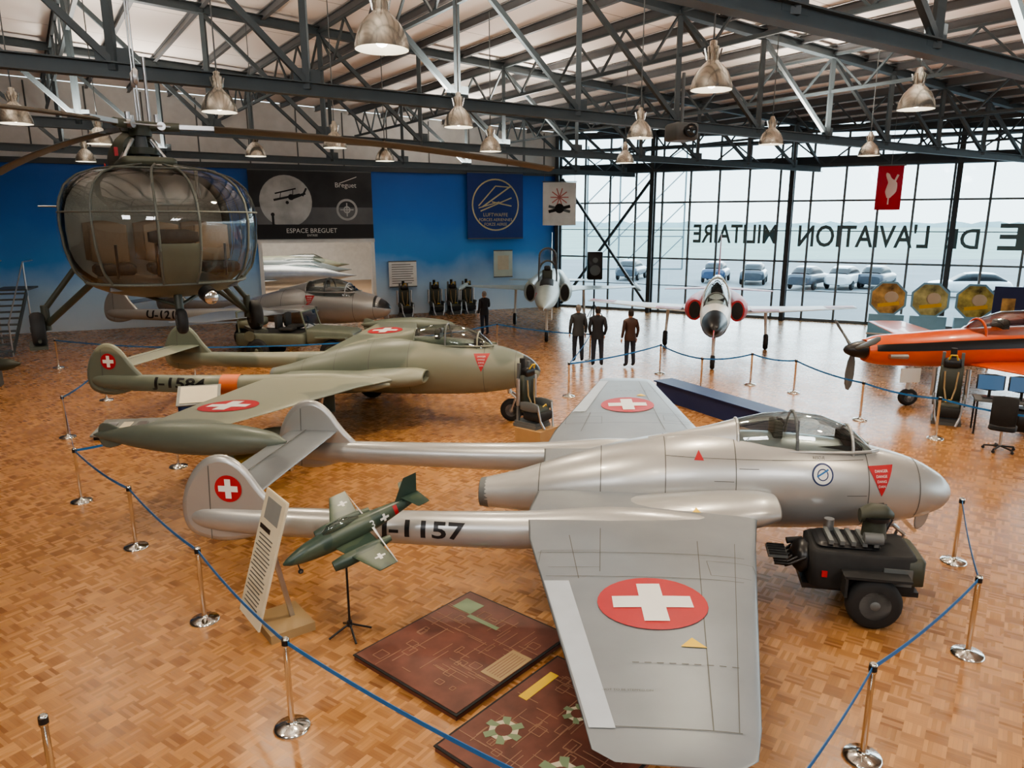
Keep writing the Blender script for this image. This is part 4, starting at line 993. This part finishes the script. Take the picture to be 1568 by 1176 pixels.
banner('air_force_banner',2.25,5.2,3.58,6.72,bnv,e2)
def e3(put,w,h):
    for i in range(9): put(line(-w*.4,.45-i*.11,w*.4-.2*random.random(),.45-i*.11,.03,1),0,0,line_m,1)
banner('information_board',7.85,9.2,1.35,2.55,whitew,e3); banner('poster',3.0,4.0,1.7,3.0,mat('poster_pale',(.55,.62,.55),.6),lambda put,w,h:put(rect(-.3,-.3,.3,.4,1,1),0,0,cream,1),.6)
b=B(); b.rbox((0,0,0),(1.55,.03,1.95),whitew,b=.01)
pk=mat('emblem_pink',(.55,.2,.18),.6)
for a in range(10): b.beam((0,-.025,.3),(.42*math.cos(a*.628),-.025,.3+.42*math.sin(a*.628)),.004,.05,pk)
b.beam((-.5,-.03,-.35),(.5,-.03,-.1),.004,.14,blackm); b.beam((-.5,-.03,-.1),(.5,-.03,-.35),.004,.12,greyd); b.cyl((0,-.035,-.2),(0,-.03,-.2),.22,.22,blackm,16)
b.tube([(-.8,0,1.0),(.8,0,1.0)],.02,greyd); b.tube([(-.7,0,1.0),(-.7,0,2.6)],.008,greyd); b.tube([(.7,0,1.0),(.7,0,2.6)],.008,greyd)
b.done('squadron_pennant',(1.72,35.3,5.2),0)
b=B(); bpn=mat('pennant_red',(.45,.015,.04),.6); b.rbox((0,0,0),(.74,.02,1.34),bpn,b=.005); b.tube([(-.42,0,.68),(.42,0,.68)],.02,greyd); b.tube([(0,0,.68),(0,0,2.6)],.008,greyd)
pw=mat('pennant_white',(.7,.6,.58),.6)
b.body([(-.3,0,-.02,.05,.012),(-.1,.05,-.02,.16,.012),(.15,.08,-.02,.13,.012),(.3,-.03,-.02,.07,.012),(.42,-.08,-.02,.05,.012),(.46,-.1,-.02,.01,.01)],pw,16,axis='z')
b.beam((0,-.02,-.3),(.0,-.02,-.5),.01,.04,pw); b.beam((.1,-.02,.1),(.22,-.02,.4),.01,.06,pw)
b.done('red_pennant',(11.5,23.9,5.45),-.3)
b=B(); b.rbox((0,0,2.45),(.7,.5,1.25),black); b.cyl((0,-.26,2.7),(0,-.25,2.7),.12,.12,greyd,20); b.cyl((0,-.26,2.25),(0,-.25,2.25),.24,.24,greyd,24); b.cyl((0,0,.1),(0,0,1.85),.04,.04,black)
for a in (0,2.1,4.2): b.tube([(0,0,.7),(.5*math.cos(a),.5*math.sin(a),.03)],.02,black)
b.done('loudspeaker',(3.3,34.0,0),0)
pics=[mat('sign_a',(.45,.30,.10),.5,0,.8,3),mat('sign_b',(.42,.42,.18),.5,0,.7,3),mat('sign_c',(.40,.36,.10),.5,0,.9,3)]
frb=mat('sign_frame',(.22,.45,.60),.5)
for i,(x,y) in enumerate(((12.6,25.4),(13.75,24.85),(14.95,24.3))):
    b=B(); n=8
    def oc(r,yy): return [V((r*math.cos(2*math.pi*(j+.5)/n),yy,1.85+r*math.sin(2*math.pi*(j+.5)/n))) for j in range(n)]
    b.loft([oc(.62,0),oc(.62,-.06)],frb,True,True,False); b.loft([oc(.55,-.062),oc(.54,-.07)],pics[i],True,True,False)
    b.sph((.1,-.075,1.9),(.22,.01,.2),cream,10); b.beam((-.3,-.075,1.6),(.35,-.075,1.7),.01,.12,yellow)
    b.box((0,.05,.65),(1.1,.3,1.3),frb); b.box((0,.03,.62),(1.16,.4,.05),whitew)
    b.done('octagonal_sign_board',(x,y,0),-.45)
b=B(); b.box((0,0,1.9),(2.6,.06,1.2),navy)
for i in range(4): b.box((-.9+.6*i,-.035,1.9+.15*(i%2)),(.35,.01,.5),pics[i%3])
for s_ in (-1.2,1.2): b.cyl((s_,0,0),(s_,0,1.4),.03,.03,greyd)
b.done('poster_stand',(15.6,22.0,0),-.5)
b=B()
for i in range(10): b.box((0,i*.28,.18+i*.19),(1.0,.28,.04),greyd)
for s_ in (-.5,.5): b.beam((s_,0,.1),(s_,2.7,1.95),.04,.2,truss_m); b.tube([(s_,0,1.1),(s_,2.7,3.0),(s_,4,3.)],.025,steel); b.tube([(s_,0,0),(s_,0,1.1)],.025,steel); b.tube([(s_,2.7,0),(s_,2.7,3.0)],.03,steel)
b.box((0,3.4,2.0),(1.1,1.4,.06),greyd)
b.done('metal_staircase',(-17.6,24.2,0),.35)
b=B()
b.body([(0,0,.6,.03,.03),(-.3,0,.6,.16,.16),(-1.6,0,.6,.2,.2),(-2.4,0,.6,.08,.08)],olive_d,18); b.box((-.6,0,.25),(.1,.5,.5),greyd); b.box((-1.7,0,.25),(.1,.5,.5),greyd)
for s_ in (1,-1): b.wing([(-1.0,-1.6,s_*.15,.6,.02),(-1.4,-1.7,s_*.5,.6,.01)],olive_d)
b.done('missile_on_cradle',(-13.9,20.0,0),.3)

def deltajet(name,x,y,ang,m1):
    b=B()
    b.body([(1.2,0,2.2,.02,.02),(.2,0,2.2,.2,.2),(-1.5,0,2.25,.55,.6),(-4,0,2.3,.8,.75),(-9,0,2.3,.8,.7),(-12,0,2.3,.55,.55)],m1,24)
    b.body([(-1.2,0,2.75,.15,.1),(-2,0,2.85,.32,.35),(-3.2,0,2.85,.3,.35),(-5,0,2.85,.1,.1)],cglass,18)
    for s_ in (1,-1): b.wing([(-4,-12,s_*.6,2.0,.12),(-11,-12,s_*4.1,2.0,.03)],m1); gear(b,-8,s_*1.6,2.0,.35)
    b.wing([(-8,-12,2.7,0,.12),(-11.4,-12.6,4.4,0,.04)],m1,vert=True); gear(b,-3,0,2.,.3); swiss(b,(-9.0,2.4,0),V((1,0,0)),V((0,1,0)),.5)
    b.done(name,(x,y,.0),ang,.72)
m_ds=mat('delta_silver',(.42,.43,.42),.35,.5); m_gd=mat('delta_grey',(.16,.19,.19),.45)
p=pt(10.6,5.0,0); deltajet('delta_wing_jet',p.x,p.y,.30,m_ds)
p=pt(9.9,10.0,0); deltajet('delta_wing_jet',p.x,p.y,.28,m_gd)
p=pt(9.0,15.5,0); deltajet('delta_wing_jet',p.x,p.y,.28,camo_v)
# ------------------------------------------------------------------ outside
b=B()
tar=mat('tarmac',(.22,.235,.24),.8,0,.1,.3); hazy_grass=mat('hazy_grass',(.30,.38,.32),.9,0,.1,.1)  # grass is pale because distance haze is put into its colour
b.add([(-10,30,-.06),(400,-160,-.06),(520,90,-.06),(-10,90,-.06)],[(0,1,2,3)],tar,False)
b.add([(-300,88,-.05),(520,88,-.05),(700,900,-.05),(-300,900,-.05)],[(0,1,2,3)],hazy_grass,False); b.done('ground_outside')
b=B(); hz=mat('hazy_trees',(.50,.60,.62),.9,0,.1,.05)  # tree colour carries painted-in haze
random.seed(2)
N_=120; hs=[random.uniform(2,4) for _ in range(N_+1)]
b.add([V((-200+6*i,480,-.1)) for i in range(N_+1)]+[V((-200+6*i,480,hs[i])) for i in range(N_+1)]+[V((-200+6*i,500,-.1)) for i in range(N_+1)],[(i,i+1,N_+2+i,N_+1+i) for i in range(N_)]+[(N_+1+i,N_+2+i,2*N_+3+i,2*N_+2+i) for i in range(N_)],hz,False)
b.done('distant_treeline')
def car(x,y,ang,m):
    b=B()
    b.body([(2.15,0,.55,.6,.2,4),(2.0,0,.6,.8,.3,4),(1.0,0,.68,.87,.36,4),(-1.2,0,.70,.87,.40,4),(-2.0,0,.68,.82,.36,4),(-2.15,0,.62,.65,.25,4)],m,28)
    b.body([(.95,0,1.0,.68,.05,3),(.4,0,1.15,.70,.26,3),(-.3,0,1.2,.70,.32,3),(-1.2,0,1.2,.68,.28,3),(-1.85,0,1.05,.6,.08,3)],black,24)
    b.body([(.3,0,1.43,.5,.02,3),(-.3,0,1.47,.55,.06,3),(-1.2,0,1.43,.52,.06,3),(-1.4,0,1.38,.45,.02,3)],m,20)
    for s_ in (1,-1):
        for xx_ in (1.35,-1.35): b.wheel((xx_,s_*.78,.33),(0,1,0),.33,.2,rubber,hubm)
        b.sph((2.03,s_*.6,.68),(.1,.14,.07),white,8)
    b.done('parked_car',(x,y,-.05),ang)
cm=[mat('car_white',(.8,.8,.8),.3,coat=.5),mat('car_grey',(.09,.10,.12),.3,.4,coat=.5),mat('car_silver',(.35,.37,.4),.3,.5,coat=.5),mat('car_blue',(.05,.08,.15),.3,coat=.5)]
for x,y,a,i in ((17.0,54.5,1.2,1),(19.5,50.5,.9,1),(22.0,50.5,.9,0),(24.4,51,.9,1),(14.6,56,1.2,3),(26.5,44.0,2.8,0),(31.8,43.,2.8,3),(8.6,58.5,1.2,1),(36,46,2.8,2)): car(x,y,a,cm[i])
b=B()
for k in range(4): b.tube([(6+3*k,70,0),(6+3*k,70,11)],.08,mull_m)
for k in range(3):
    for z in range(0,11,3): b.tube([(6+3*k,70,z),(9+3*k,70,z+3 if z<9 else 11)],.05,mull_m); b.tube([(6+3*k,70,z),(9+3*k,70,z)],.05,mull_m)
b.done('lattice_mast')

# ------------------------------------------------------------------ light
w=bpy.data.worlds.new('World'); bpy.context.scene.world=w; w.use_nodes=True; nt=w.node_tree; nt.nodes.clear()
o=nt.nodes.new('ShaderNodeOutputWorld'); bg=nt.nodes.new('ShaderNodeBackground'); bg.inputs['Strength'].default_value=3.9
tc=nt.nodes.new('ShaderNodeTexCoord'); sp=nt.nodes.new('ShaderNodeSeparateXYZ'); r=nt.nodes.new('ShaderNodeValToRGB')
r.color_ramp.elements[0].position=0; r.color_ramp.elements[0].color=(.78,.91,.95,1); r.color_ramp.elements[1].position=.6; r.color_ramp.elements[1].color=(.58,.78,.95,1)
nt.links.new(tc.outputs['Generated'],sp.inputs[0]); nt.links.new(sp.outputs[2],r.inputs[0]); nt.links.new(r.outputs[0],bg.inputs['Color']); nt.links.new(bg.outputs[0],o.inputs[0])
def area(name,loc,e,size,col,direction):
    li=bpy.data.lights.new(name,'AREA'); li.energy=e; li.size=size; li.color=col
    lo=bpy.data.objects.new(name,li); bpy.context.scene.collection.objects.link(lo); lo.location=loc
    lo.rotation_euler=V(direction).to_track_quat('-Z','Y').to_euler(); return lo
for t,o_ in ((12,6),(12,14)): area('hall_light',pt(t,o_,5.8),550,5,(1,.94,.86),(0,0,-1))
for s,r_ in ((-4,0),(6,0),(16,0),(0,-7.4),(10,-7.4),(20,-7.4),(0,7.4),(12,7.4),(2,14.8),(14,14.8)):
    p=O0+A*s+Bd*r_; area('ceiling_fill_light',(p.x,p.y,6.78),280,1.6,(1,.93,.84),(0,0,1))  # added fill, unseen from below, brightens the ceiling
# unseen fill lights added behind the camera to lift the foreground
for x in (-7,0,7): area('rear_fill_light',(x,-5,8.6),420,2.5,(.97,.98,1),(0,.75,-.65))
li=bpy.data.lights.new('daylight','SUN'); li.energy=3.0; li.angle=1.0; li.color=(.9,.96,1)
lo=bpy.data.objects.new('daylight',li); bpy.context.scene.collection.objects.link(lo); lo.rotation_euler=V((nG.x,nG.y,-.40)).to_track_quat('-Z','Y').to_euler()

# ------------------------------------------------------------------ camera
cam=bpy.data.cameras.new('Camera'); cam.sensor_width=36; cam.lens=1125.5/1568*36; cam.clip_end=2000
cam.shift_x=-16/1568; cam.shift_y=12/1568
co=bpy.data.objects.new('Camera',cam); bpy.context.scene.collection.objects.link(co); co.location=(0,0,H); co.rotation_euler=(math.radians(90-13.15),0,0)
bpy.context.scene.camera=co
vs_=bpy.context.scene.view_settings
vs_.view_transform='AgX'
try: vs_.look='AgX - Medium High Contrast'
except Exception: pass
